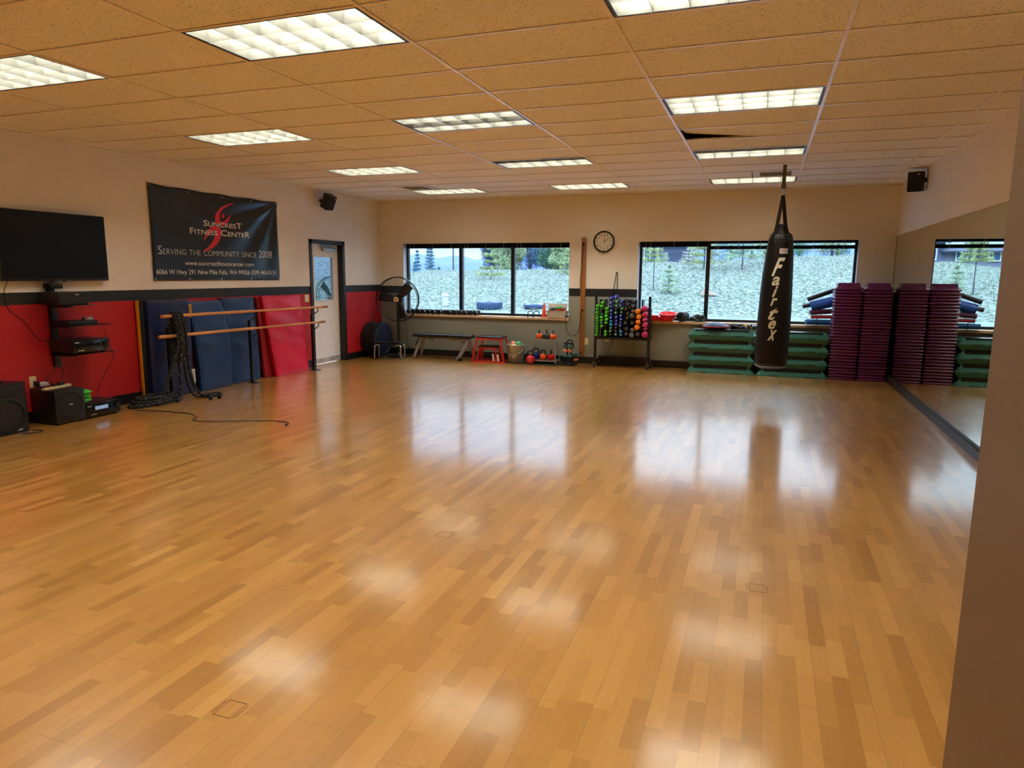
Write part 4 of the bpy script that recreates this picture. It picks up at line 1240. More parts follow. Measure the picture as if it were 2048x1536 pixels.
# ---- round studded discs in the corner
for i in range(6):
    x = .045 + i * .058
    b = MB(); b.lathe([(0, -.022), (.29, -.022), (.315, -.012), (.32, 0), (.315, .012), (.29, .022), (.265, .022), (.26, .015), (0, .018)], seg=40)
    for k in range(40):
        a = 2 * PI * k / 40; b.box((.318 * math.cos(a), .318 * math.sin(a), .010 * (1 if k % 2 else -1)), (.022, .022, .016), Euler((0, 0, a)))
    if i == 5:
        for k in range(60):
            rr_ = .03 + .22 * math.sqrt(k / 60); a = k * 2.4; b.ball((rr_ * math.cos(a), rr_ * math.sin(a), .0165), (.009, .009, .005), 6, 4)
    lab = 'round dark studded disc on edge, ' + ['against the left wall, innermost of the row', 'second from the left wall', 'third from the left wall', 'fourth from the left wall', 'next to the outermost one', 'outermost, dotted face showing beside the fan'][i]
    o = b.build('balance_disc', 'discb' if i == 5 else 'blackm', loc=(x, -.50 - .004 * i, .3335), rot=(0, R(90) - R(1.5 * i) * 0, 0)) if 'discb' in M else None
    if o is None:
        M['discb'] = mat('blue black rubber', '#0f1f36', .4); o = b.build('balance_disc', 'discb' if i == 5 else 'blackm', loc=(x, -.50 - .004 * i, .3335), rot=(0, R(90), 0))
    tag(o, lab, 'balance disc', 'round studded discs in the corner')

# ---- flat bench
t = thing('weight_bench', 'flat black padded bench on silver legs under the left window', 'bench', (1.565, -.40, 0))
b = MB(); b.box((0, 0, .437), (1.19, .27, .06), None, .022, 3); b.build('pad', 'pad', t)
b = MB(); b.box((-.05, 0, .388), (.95, .06, .035), None, .004); b.build('spine', 'silver', t)
b = MB(); b.box((-.28, 0, .36), (.1, .09, .02)); b.box((.2, 0, .36), (.1, .09, .02)); b.build('pad_support', 'silver', t)
for sy in (-1, 1):
    b = MB(); b.tube(spl([(-.43, sy * .03, .385), (-.47, sy * .08, .30), (-.56, sy * .14, .02)], 6), .028, 8); b.build('rear_leg', 'silver', t)
    b = MB(); b.tube(spl([(.38, sy * .02, .33), (.44, sy * .03, .39), (.50, sy * .07, .375), (.50, sy * .10, .28), (.36 if sy < 0 else .57, sy * .17, .02)], 6), .036, 10); b.build('front_leg', 'silver', t)
b = MB(); b.cyl((.40, -.20, .03), (.46, -.20, .03), .03, seg=16); b.build('wheel', 'blackm', t)
b = MB(); b.box((-.53, -.05, .30), (.02, .02, .14), Euler((0, R(35), 0)), .003); b.build('pull_handle', 'black', t)

# ---- plyo boxes
def plyo(lab, loc, wt, wb, dt, db, h, rotz=0, topm='rubber'):
    t = thing('plyo_box', lab, 'plyo box', loc, (0, 0, rotz), 'red plyometric boxes')
    b = MB(); b.box((0, 0, h - .012), (wt, dt, .024), None, .004); b.build('platform', topm, t)
    b = MB(); z = h - .04
    for s_ in (-1, 1): b.box((0, s_ * (dt / 2 - .015), z), (wt, .025, .03)); b.box((s_ * (wt / 2 - .012), 0, z), (.025, dt - .03, .03))
    b.build('top_frame', 'red', t, smooth=0)
    for sx in (-1, 1):
        for sy in (-1, 1):
            b = MB(); p0 = Vector((sx * (wt / 2 - .015), sy * (dt / 2 - .015), h - .05)); p1 = Vector((sx * (wb / 2 - .015), sy * (db / 2 - .015), .01)); b.tube([p1, p0], .018, 4); b.build('leg', 'red', t, smooth=0)
    b = MB()
    for s_ in (-1, 1): b.box((0, s_ * (db / 2 - .01), .01), (wb, .035, .018)); b.box((s_ * (wb / 2 - .01), 0, .01), (.035, db - .03, .018))
    b.build('base_frame', 'red', t, smooth=0)
    b = MB(); b.box((wb / 2 * .62, -db / 2 + .005, .09), (.035, .012, .13), Euler((0, R(-8), 0))); b.build('caution_label', 'label', t, smooth=0)
    return t
plyo('taller red plyometric box with a smooth black top', (2.52, -.36, 0), .48, .64, .36, .46, .463, R(3), 'pad')
plyo('shorter red plyometric box nested inside the taller one', (2.48, -.375, 0), .34, .42, .24, .33, .29, R(3))

# ---- rubber mats under pail and rack
o = MB().box((3.33, -.34, .006), (1.0, .42, .010), Euler((0, 0, R(-2))), .002).build('rubber_mat', 'blackm'); tag(o, 'thin black rubber mat on the floor under the pail and kettlebell rack', 'mat')
# ---- pail with balls
t = thing('metal_pail', 'galvanised metal pail full of balls beside the red boxes', 'pail', (2.995, -.36, .0115))
b = MB(); b.lathe([(.0, .0), (.128, 0), (.135, .012), (.172, .30), (.178, .315), (.172, .322), (.165, .312), (.13, .02), (0, .012)], seg=32)
for z in (.09, .24): b.tube([((.137 + .115 * z) * math.cos(a), (.137 + .115 * z) * math.sin(a), z) for a in [2 * PI * i / 32 for i in range(32)]], .003, 6, closed=True)
b.build('bucket', 'galv', t)
b = MB(); b.tube([(-.178, 0, .29)] + [(-.185 * math.cos(a), -.05 - .14 * math.sin(a), .29 - .15 * math.sin(a)) for a in [PI * i / 12 for i in range(13)]] + [(.178, 0, .29)], .004, 6); b.build('handle', 'silver', t)
for (x, y, z, r_, mt, lab) in ((-.04, -.03, .33, .058, 'coralball', 'peach ball in the metal pail, left of the green one'), (.06, -.03, .335, .056, 'mintball', 'mint green ball at the top of the metal pail'), (-.07, .06, .31, .05, 'coralball', 'pale peach ball lower at the back of the pail'), (.0, -.10, .30, .045, 'ivory', 'cream ball at the front inside the pail')):
    b = MB(); b.ball((0, 0, 0), r_, 20, 14); tag(b.build('toning_ball', mt, loc=(2.995 + x, -.36 + y, z)), lab, 'ball', 'balls in the metal pail')

# ---- kettlebell rack and bells
t = thing('kettlebell_rack', 'small two-shelf silver kettlebell rack against the back wall', 'rack', (3.53, -.32, .0115))
for sx in (-1, 1):
    for sy in (-1, 1):
        b = MB(); b.tube([(sx * .25, sy * .15, 0), (sx * .215, sy * .10, .445)], .011, 4); b.build('leg', 'silver', t, smooth=0)
for z, w_, d_ in ((.415, .44, .22), (.045, .49, .28)):
    b = MB(); b.box((0, 0, z), (w_, d_, .008)); b.box((0, -d_ / 2, z + .01), (w_, .012, .028)); b.box((0, d_ / 2, z + .01), (w_, .012, .028)); b.build('shelf', 'silver', t, smooth=0)
def kettlebell(lab, x, y, z, r_, mt, rotz, hm='black', logo=False):
    t = thing('kettlebell', lab, 'kettlebell', (x, y, z), (0, 0, rotz), 'kettlebells at the small rack')
    b = MB(); prof = [(0, 0), (r_ * .62, 0)] + [(r_ * math.cos(a), r_ * .93 + r_ * math.sin(a)) for a in [R(-58 + 14 * i) for i in range(10)]] + [(r_ * .35, r_ * 1.88), (0, r_ * 1.92)]
    b.lathe(prof, seg=26); b.build('bell', mt, t)
    b = MB(); hw = r_ * .72; z0 = r_ * 1.62
    b.tube(spl([(-hw * .85, 0, z0), (-hw, 0, z0 + r_ * .55), (-hw * .72, 0, z0 + r_ * 1.05), (0, 0, z0 + r_ * 1.18), (hw * .72, 0, z0 + r_ * 1.05), (hw, 0, z0 + r_ * .55), (hw * .85, 0, z0)], 6), r_ * .19, 10)
    b.build('handle', hm, t)
    if logo:
        def f(u, v):
            a = (u - .5) * .75; zz = (v - .5) * .045; q = math.sqrt(max(0, r_ * r_ - zz * zz)) + .0012
            return Vector((q * math.sin(a), -q * math.cos(a), r_ * .93 + zz))
        place_text('logo', '15', f, 'label', t)
ts, bs_ = .0115 + .42, .0115 + .05
kettlebell('orange kettlebell on the upper shelf, leftmost there', 3.43, -.33, ts, .062, 'kborange', R(102))
kettlebell('dark grey kettlebell in the middle of the upper shelf', 3.56, -.32, ts, .068, 'kbgrey', R(102))
kettlebell('orange kettlebell at the right end of the upper shelf', 3.69, -.33, ts, .060, 'kborange', R(102))
kettlebell('red kettlebell with a white number, standing foremost on the mat', 3.325, -.50, .0115, .082, 'kbred', R(0), logo=True)
kettlebell('blue kettlebell behind the foremost red one on the lower shelf', 3.36, -.30, bs_, .072, 'nblue', R(5))
kettlebell('orange kettlebell on the lower shelf, handle seen frontally', 3.51, -.34, bs_, .065, 'kborange', R(8))
kettlebell('red kettlebell at the right end of the lower shelf', 3.663, -.34, bs_, .069, 'kbred', R(100))

# ---- little dumbbell tree
t = thing('dumbbell_tree', 'small black stand holding coloured hand weights beside the board', 'dumbbell stand', (4.0, -.36, 0))
b = MB(); b.box((0, -.10, .012), (.27, .06, .022), None, .004); b.box((0, .10, .012), (.27, .05, .022), None, .004); b.box((0, 0, .012), (.06, .2, .02)); b.build('base', 'black', t)
b = MB(); b.box((-.035, 0, .21), (.022, .03, .40), Euler((R(4), 0, 0))); b.box((.035, 0, .21), (.022, .03, .40), Euler((R(4), 0, 0))); b.build('upright', 'black', t, smooth=0)
b = MB(); b.tube(spl([(-.035, .02, .40), (-.03, .02, .44), (.03, .02, .44), (.05, .04, .40), (.06, .08, .30)], 5), .012, 8); b.build('carry_handle', 'black', t)
def hand_weight(lab, x, y, z, r_, L_, mt, rz=0, group='hand weights on the small stand'):
    t = thing('hand_weight', lab, 'dumbbell', (x, y, z), (0, 0, rz), group)
    for s_ in (-1, 1):
        b = MB(); b.lathe([(0, -.02), (r_ * .8, -.02), (r_, -.01), (r_, .012), (r_ * .8, .022), (0, .022)], (s_ * (L_ / 2 - .02), 0, 0), 14, Matrix.Rotation(R(90), 4, 'Y')); b.build('head', mt, t)
    b = MB(); b.cyl((-L_ / 2 + .03, 0, 0), (L_ / 2 - .03, 0, 0), r_ * .45, seg=10); b.build('grip', mt, t)
hand_weight('black hand weight topmost on the small stand', 4.0, -.415, .395, .030, .15, 'black')
hand_weight('teal hand weight, upper one on the small stand', 3.99, -.425, .345, .028, .15, 'tealn')
hand_weight('peach hand weight in the middle of the small stand', 3.98, -.43, .262, .027, .145, 'peach', R(-6))
hand_weight('teal hand weight, lower one on the small stand', 3.98, -.43, .165, .028, .155, 'tealn')
hand_weight('dark teal hand weight at the back right of the stand', 4.10, -.32, .19, .024, .10, 'tealn', R(60))
hand_weight('second peach hand weight low at the back right of the stand', 4.11, -.31, .10, .022, .09, 'peach', R(60))

# ---- big dumbbell rack
RX0, RX1 = 4.475, 5.395
t = thing('dumbbell_rack', 'black wheeled rack packed with coloured dumbbells under the clock', 'dumbbell rack', (0, 0, 0))
for x in (RX0, RX1):
    b = MB(); b.bx(x - .022, x + .022, -.42, -.38, .10, 1.235, bev=.003); b.build('post', 'steel', t)
    b = MB(); b.bx(x - .022, x + .022, -.48, -.10, .095, .13, bev=.003); b.build('foot_bar', 'steel', t)
    for y in (-.45, -.14):
        b = MB(); b.cyl((x - .014, y, .04), (x + .014, y, .04), .04, seg=20); w_ = b.build('caster', 'blackm', t)
        b = MB(); b.bx(x - .02, x - .016, y - .02, y + .02, .03, .096); b.bx(x + .016, x + .02, y - .02, y + .02, .03, .096); b.bx(x - .02, x + .02, y - .022, y + .022, .085, .096); b.build('caster_fork', 'chrome', w_, smooth=0)
b = MB(); b.bx(RX0, RX1, -.155, -.12, .10, .13); b.bx(RX0, RX1, -.13, -.12, .13, .17); b.build('cross_bar', 'steel', t, smooth=0)
b = MB(); b.bx(RX0 - .02, RX1 + .02, -.425, -.13, .490, .530, bev=.004); b.build('tray', 'steel', t)
for i, xc in enumerate([4.53, 4.612, 4.698, 4.782, 4.866, 4.952, 5.053, 5.149, 5.254]):
    b = MB(); b.bx(xc - .012, xc + .012, -.33, -.15, .53, 1.17 if i != 8 else 1.18); b.build('divider', 'steel', t, smooth=0)
b = MB(); b.bx(RX0, RX1, -.165, -.15, .53, 1.02); b.build('back_panel', 'steel', t, smooth=0)
DB = [(1,'lime',4.493,1.057,0.027),(1,'lime',4.491,1.004,0.027),(1,'lime',4.49,0.947,0.03),(1,'lime',4.489,0.902,0.024),(1,'lime',4.492,0.85,0.03),(1,'lime',4.494,0.802,0.024),(1,'lime',4.495,0.755,0.027),(1,'lime',4.491,0.705,0.03),(1,'lime',4.493,0.657,0.024),(1,'lime',4.494,0.611,0.026),(1,'lime',4.49,0.561,0.029),(2,'lime',4.58,1.113,0.025),(2,'lime',4.569,1.058,0.029),(2,'teal',4.568,1.008,0.023),(2,'black',4.572,0.961,0.025),(2,'teal',4.578,0.919,0.023),(2,'lime',4.569,0.866,0.026),(2,'lime',4.573,0.816,0.027),(2,'teal',4.574,0.767,0.023),(2,'lime',4.577,0.714,0.025),(2,'black',4.57,0.664,0.024),(2,'black',4.568,0.609,0.026),(2,'black',4.564,0.556,0.026),(3,'lime',4.657,1.015,0.028),(3,'lime',4.662,0.954,0.03),(3,'lime',4.656,0.892,0.03),(3,'lime',4.665,0.831,0.029),(3,'lime',4.656,0.771,0.029),(3,'black',4.651,0.717,0.026),(3,'black',4.652,0.674,0.022),(3,'lime',4.649,0.624,0.026),(3,'lime',4.648,0.569,0.03),(4,'nblue',4.73,1.191,0.032),(4,'nblue',4.731,1.114,0.034),(4,'nblue',4.74,1.055,0.026),(4,'nblue',4.742,0.984,0.035),(4,'nblue',4.746,0.928,0.026),(4,'nblue',4.738,0.866,0.034),(4,'lblue',4.742,0.802,0.028),(4,'lblue',4.742,0.745,0.031),(4,'teal',4.739,0.686,0.027),(4,'teal',4.737,0.634,0.031),(4,'black',4.742,0.568,0.03),(5,'nblue',4.813,1.218,0.038),(5,'teal',4.828,1.139,0.036),(5,'teal',4.828,1.068,0.03),(5,'black',4.826,1.01,0.028),(5,'teal',4.822,0.952,0.036),(5,'nblue',4.83,0.876,0.034),(5,'nblue',4.835,0.817,0.028),(5,'nblue',4.833,0.758,0.03),(5,'black',4.832,0.699,0.028),(5,'black',4.831,0.64,0.03),(5,'teal',4.833,0.58,0.032),(6,'nblue',4.915,1.143,0.035),(6,'nblue',4.901,1.08,0.033),(6,'teal',4.929,1.022,0.029),(6,'teal',4.921,0.961,0.03),(6,'nblue',4.909,0.904,0.033),(6,'nblue',4.916,0.841,0.03),(6,'nblue',4.913,0.786,0.026),(6,'nblue',4.905,0.734,0.035),(6,'lblue',4.918,0.631,0.034),(6,'lblue',4.919,0.574,0.026),(6,'black',4.911,0.681,0.022),(7,'black',5.009,1.163,0.042),(7,'black',5.016,1.087,0.036),(7,'black',4.995,1.019,0.036),(7,'black',5.026,0.945,0.036),(7,'black',5.021,0.867,0.04),(7,'black',4.998,0.78,0.04),(7,'black',5.013,0.681,0.04),(7,'black',5.012,0.593,0.038),(8,'black',5.11,1.142,0.04),(8,'black',5.109,1.059,0.04),(8,'greyhex',5.116,0.984,0.032),(8,'greyhex',5.1,0.903,0.045),(8,'black',5.107,0.783,0.044),(8,'greyhex',5.111,0.666,0.036),(8,'greyhex',5.104,0.578,0.045),(9,'orange',5.193,0.982,0.046),(9,'orange',5.217,0.891,0.046),(9,'orange',5.209,0.802,0.046),(9,'orange',5.191,0.711,0.048),(9,'black',5.207,0.591,0.046),(10,'pink',5.3,1.031,0.052),(10,'pink',5.319,0.929,0.052),(10,'pink',5.313,0.841,0.038),(10,'pink',5.327,0.757,0.052),(10,'pink',5.325,0.682,0.026),(10,'pink',5.329,0.594,0.055)]
protoD = {}
def make_db(mt):
    hexh = mt in ('greyhex', 'orange', 'pink'); L_ = .19 if hexh else .165
    t = thing('dumbbell', 'x', 'dumbbell')
    for s_ in (-1, 1):
        b = MB(); n_ = 6 if hexh else 18
        m_ = Matrix.Rotation(R(90), 4, 'X') @ Matrix.Rotation(R(30) * 0, 4, 'Z')
        b.lathe([(0, -.026), (.82, -.026), (1, -.016), (1, .016), (.82, .026), (0, .026)] if hexh else [(0, -.022), (.7, -.022), (.92, -.012), (1, 0), (.92, .012), (.7, .022), (0, .022)], (0, s_ * (L_ / 2 - .026), 0), n_, m_)
        b.build('head', mt, t, smooth=25)
    b = MB(); b.cyl((0, -L_ / 2 + .03, 0), (0, L_ / 2 - .03, 0), .4, seg=10); b.build('grip', 'chrome' if hexh else mt, t)
    b = MB(); b.cyl((0, -L_ / 2 - .0012, 0), (0, -L_ / 2 + .004, 0), .30, seg=12); b.build('end_mark', {'black': 'chrome', 'teal': 'label', 'nblue': 'label'}.get(mt, mt), t)
    return t
cname = {'lime': 'lime green', 'teal': 'dark green', 'nblue': 'blue', 'lblue': 'light blue', 'black': 'black', 'greyhex': 'grey hexagonal', 'orange': 'orange hexagonal', 'pink': 'magenta hexagonal'}
coln2 = ['', 'leftmost', 'second', 'third', 'fourth', 'fifth', 'sixth', 'seventh', 'eighth', 'ninth', 'rightmost']
cols = {}
for d_ in DB: cols.setdefault(d_[0], []).append(list(d_))
for c_, lst in cols.items():
    lst.sort(key=lambda q: -q[3])
    rs = [q[4] for q in lst]
    for _ in range(6):
        for i in range(len(lst) - 1):
            dz = math.hypot(lst[i][3] - lst[i + 1][3], lst[i][2] - lst[i + 1][2]); sm_ = rs[i] + rs[i + 1]
            if sm_ > dz: rs[i] *= dz / sm_ * .999; rs[i + 1] *= dz / sm_ * .999
    for i, q in enumerate(lst):
        mt = q[1]
        if mt not in protoD: protoD[mt] = make_db(mt); o = protoD[mt]
        else: o = copy_tree(protoD[mt])
        L_ = .19 if mt in ('greyhex', 'orange', 'pink') else .165
        o.location = (q[2], -.44 + L_ / 2, q[3]); o.scale = (rs[i], 1, rs[i])
        o['label'] = f'{cname[mt]} dumbbell, {ORD[i]}{" from top" if i else ""} in the {coln2[c_]} column of the rack'
        o['group'] = 'dumbbells in the wheeled rack'

# ---- dumbbells on the window sill
xs_ = [.62, .73, .83, .94, 1.05, 1.16, 1.28, 1.40, 1.505, 1.61, 1.72, 1.83, 1.945, 2.06]
pr = thing('hex_dumbbell', 'x', 'dumbbell')
for s_ in (-1, 1):
    b = MB(); b.lathe([(0, -.028), (.044, -.028), (.053, -.016), (.053, .016), (.044, .028), (0, .028)], (0, s_ * .052, 0), 6, Matrix.Rotation(R(90), 4, 'X')); b.build('head', 'black', pr, smooth=25)
b = MB(); b.cyl((0, -.03, 0), (0, .03, 0), .014, seg=10); b.build('grip', 'chrome', pr)
for i, x in enumerate(xs_):
    o = pr if i == 0 else copy_tree(pr)
    o.location = (x, .035, .811 + .0459); o.rotation_euler = (0, 0, R([4, -6, 8, -3, 5, -4, 3, 12, -14, 4, 6, -10, 8, -16][i]))
    o['label'] = f'black hexagonal dumbbell on the left window sill, {(["nearest the fan"] + ORD[1:])[i]}{" from the fan" if i else ""}' if i < 13 else 'black hexagonal dumbbell at the far right end of the sill row'
    o['group'] = 'black dumbbells on the window sill'

# ---- other things on the left sill
for i, (x, y, a) in enumerate(((3.14, .02, 8), (3.25, .05, 10))):
    t = thing('pushup_bar', ['black arched push-up bar on the sill, the one farther from the cone', 'black arched push-up bar on the sill, next to the orange cone'][i], 'push-up bar', (x, y, .811), (0, 0, R(a)), 'push-up bars on the sill')
    b = MB(); b.tube(spl([(-.045, 0, .006), (-.045, 0, .08), (-.02, 0, .105), (.02, 0, .105), (.045, 0, .08), (.045, 0, .006)], 5), .009, 8); b.build('arch', 'black', t)
    for sx in (-1, 1): b = MB(); b.box((sx * .045, 0, .006), (.022, .10, .012), None, .003); b.build('foot', 'black', t)
t = thing('traffic_cone', 'small orange cone standing on the window sill', 'cone', (3.40, .035, .811))
b = MB(); b.lathe([(.045, .008), (.012, .262), (.006, .268), (0, .268)], seg=20); b.build('cone_body', 'cone', t)
b = MB(); b.box((0, 0, .005), (.115, .115, .010), None, .004); b.build('base', 'cone', t)
t = thing('storage_bin', 'pale plastic bin on the sill holding red and green bands', 'bin', (3.655, .03, .811))
b = MB()
def bin_ring(w_, d_, z): return [(-w_, -d_, z), (w_, -d_, z), (w_, d_, z), (-w_, d_, z)]
b.skin([bin_ring(.155, .075, 0), bin_ring(.19, .095, .12), bin_ring(.20, .10, .125), bin_ring(.20, .10, .13), bin_ring(.185, .092, .13), bin_ring(.15, .07, .006)]); b.build('tub', 'binw', t, smooth=20)
b = MB(); b.box((-.02, .088, .19), (.36, .008, .13), Euler((R(-12), 0, 0)), .003); b.build('lid', 'binw', t)
rg = random.Random(5)
for mt, lab, ox in (('redpl', 'red exercise bands heaped in the sill bin', .04), ('bands_g', 'green exercise bands heaped in the sill bin', .02), ('black', 'black exercise bands heaped at the left of the sill bin', -.09)):
    b = MB()
    for k in range(3):
        n_ = 9; pts = [(ox + rg.uniform(-.07, .10), rg.uniform(-.06, .05), .125 + rg.uniform(0, .055) + (.02 if mt == 'bands_g' else 0)) for _ in range(n_)]
        b.tube(spl(pts, 5), .008, 6)
    o = b.build('exercise_band', mt, loc=(3.655, .03, .811)); tag(o, lab, 'exercise band', 'bands in the sill bin')

# ---- things on the right sill
def dish(lab, x, y, z, r_, h, rot=(0, 0, 0)):
    b = MB(); b.lathe([(0, 0), (r_ * .72, 0), (r_ * .8, .004), (r_ * .97, h * .7), (r_, h), (r_ * .95, h), (r_ * .76, .012), (0, .010)], seg=40)
    tag(b.build('dish', 'redpl', loc=(x, y, z), rot=rot), lab, 'dish', 'red plastic dishes on the sill')
dish('red dish partly hidden behind the rack post, lower one', 5.39, .0, .811, .115, .05)
dish('red dish partly hidden behind the rack post, upper one', 5.385, .0, .845, .11, .055)
dish('wide red dish at the bottom of the larger pile', 5.615, -.02, .811, .155, .055)
dish('wide red dish tilted on top of the larger pile', 5.65, -.02, .885, .16, .06, (R(9), R(2), 0))
dish('wide red dish between the other two in the larger pile', 5.635, -.02, .848, .157, .04)
t = thing('foam_roller', 'short black roller lying end-on between dishes and black bag', 'roller', (5.895, .03, .811 + .081), (R(90), 0, R(-22)))
b = MB(); b.lathe([(.03, .10), (.065, .10), (.08, .085), (.08, -.085), (.065, -.10), (.03, -.10)], seg=30, closed=True); b.build('roll', 'blackm', t)
b = MB(); b.cyl((0, 0, -.11), (0, 0, .11), .018, seg=12); b.build('axle', 'black', t)
b = MB(); q = bmesh.ops.create_icosphere(b.bm, subdivisions=4, radius=1)
from mathutils import noise as mn
for v in b.bm.verts:
    d = v.co.copy(); k_ = 1 + .35 * mn.noise(d * 1.7) + .14 * mn.noise(d * 5)
    v.co = Vector((d.x * .135 * k_, d.y * .075 * k_, max(-.02, d.z) * .10 * k_ + (.0)))
o = b.build('cloth_bag', 'leather', loc=(6.155, .03, .834)); tag(o, 'crumpled black bag heaped on the sill beside the mullion', 'bag')

# ---- green aerobic steps
def green_step():
    t = thing('aerobic_step', 'x', 'aerobic step')
    hw, hd_, hh = .535, .185, .101
    def rr4(w_, d_, z, r_=.05, n_=4):
        out = []
        for cx, cy, a0 in ((w_ - r_, d_ - r_, 0), (-w_ + r_, d_ - r_, 90), (-w_ + r_, -d_ + r_, 180), (w_ - r_, -d_ + r_, 270)):
            for k in range(n_ + 1): a = R(a0 + 90 * k / n_); out.append((cx + r_ * math.cos(a), cy + r_ * math.sin(a), z))
        return out
    b = MB()
    b.skin([rr4(hw, hd_, 0), rr4(hw, hd_, .016), rr4(hw - .01, hd_ - .004, .022), rr4(hw - .035, hd_ - .014, .066), rr4(hw - .06, hd_ - .02, .070)])
    # raised ends beside the mat
    for sx in (-1, 1):
        b.skin([[(sx * p[0] * 1, p[1], p[2]) for p in q] for q in ([(hw - .11, -hd_ + .018, .066), (hw - .045, -hd_ + .018, .066), (hw - .045, hd_ - .018, .066), (hw - .11, hd_ - .018, .066)], [(hw - .105, -hd_ + .03, hh), (hw - .085, -hd_ + .03, hh), (hw - .085, hd_ - .03, hh), (hw - .105, hd_ - .03, hh)])])
    b.build('body', 'green', t)
    b = MB(); b.bx(-hw + .115, hw - .115, -hd_ + .03, hd_ - .03, .068, hh - .001, bev=.004); b.build('tread_mat', 'rubber', t)
    for sx in (-1, 1): b = MB(); b.bx(sx * .26 - .07, sx * .26 + .07, -hd_ - .001, -hd_ + .02, -.001, .010); b.build('hand_gap', 'blackm', t, smooth=0)
    return t
gp = green_step(); firstg = True
for s_, xc in enumerate((6.572, 7.665)):
    for i in range(7):
        o = gp if firstg else copy_tree(gp); firstg = False
        up = i % 2 == 0; z = i * .1025
        dx = .004 * math.sin(i * 2.3 + s_)
        o.location = (xc + dx, -.235, z + .001 if up else z + .1025)
        o.rotation_euler = (0, 0, 0) if up else (R(180), 0, 0)
        n_ = 6 - i
        o['label'] = f'green aerobic step, {(["topmost"] + ORD[1:])[n_]}{" from top" if n_ else ""} in the {["stack under the blue cushion", "stack behind the punching bag"][s_]}'
        o['group'] = 'green aerobic steps'
ztop = 7 * .1025 + .001

# ---- kick shield and straps on the green stack
t = thing('kick_cushion', 'dark blue lens-shaped pad with red piping on the green steps', 'pad', (6.465, -.26, ztop))
b = MB(); b.lathe([(0, 0), (.12, .004), (.20, .028), (.215, .045), (.20, .062), (.12, .098), (.05, .108), (0, .11)], seg=36); b.build('cushion', 'bluepad', t)
b = MB(); b.tube([(.2155 * math.cos(a), .2155 * math.sin(a), .045) for a in [2 * PI * i / 40 for i in range(40)]], .005, 6, closed=True); b.build('piping', 'redpl', t)
rg = random.Random(11)
for j, (mt, lab) in enumerate((('black', 'tangle of black straps on the green steps'), ('pad', 'second tangle of glossy straps nearer the punching bag'), ('yellow', 'yellow strap end showing in the strap tangle'))):
    b = MB(); x0 = (6.82, 7.00, 6.92)[j]
    for k in range((9, 9, 2)[j]):
        pts = [(x0 + rg.uniform(-.13, .13), -.25 + rg.uniform(-.1, .1), ztop + .014 + rg.uniform(0, .07) * (1 if j < 2 else 1.2)) for _ in range(6)]
        b.tube(spl(pts, 5), .011 if j < 2 else .008, 6)
    tag(b.build('strap', mt), lab, 'strap', 'straps heaped on the green steps')

# ---- purple steps: two tall stacks of thirty
def purple_step():
    t = MB()
    def rr4(w_, d_, z, r_=.03, n_=4):
        out = []
        for cx, cy, a0 in ((w_ - r_, d_ - r_, 0), (-w_ + r_, d_ - r_, 90), (-w_ + r_, -d_ + r_, 180), (w_ - r_, -d_ + r_, 270)):
            for k in range(n_ + 1): a = R(a0 + 90 * k / n_); out.append((cx + r_ * math.cos(a), cy + r_ * math.sin(a), z))
        return out
    w_, d_ = .202, .175
    t.skin([rr4(w_ - .008, d_ - .008, .0), rr4(w_, d_, .006), rr4(w_ + .002, d_ + .002, .018), rr4(w_ - .004, d_ - .004, .028), rr4(w_ - .02, d_ - .018, .034), rr4(w_ - .028, d_ - .022, .0478)])
    return t.build('purple_step', 'purple')
pp = purple_step(); firstp = True; PZ = .0478
for s_, xc in enumerate((8.402, 8.815)):
    for i in range(30):
        o = pp if firstp else pp.copy()
        if not firstp: COL.objects.link(o)
        firstp = False
        o.location = (xc + .002 * math.sin(i * 1.7 + s_) - .003 * (1 - i / 30), -.228 + .003 * math.sin(i * 2.9), i * PZ + .001)
        n_ = 29 - i
        o['label'] = f'purple step, {(["topmost"] + ORD[1:])[n_]}{" from top" if n_ else ""} in the stack {["farther from the mirror", "against the mirror"][s_]}'
        o['category'] = 'aerobic step'; o['group'] = 'purple aerobic steps'
    b = MB()
    b.skin([[(sx * w_, sy * d_, z) for sx, sy in ((-1, -1), (1, -1), (1, 1), (-1, 1))] for w_, d_, z in ((.165, .14, .0), (.155, .13, .012), (.15, .125, .052), (.14, .115, .060))])
    tag(b.build('step_riser', 'purple', loc=(xc, -.228, 30 * PZ + .0015), smooth=25), 'raised purple block capping the stack ' + ['farther from the mirror', 'against the mirror'][s_], 'step riser', 'purple step risers')

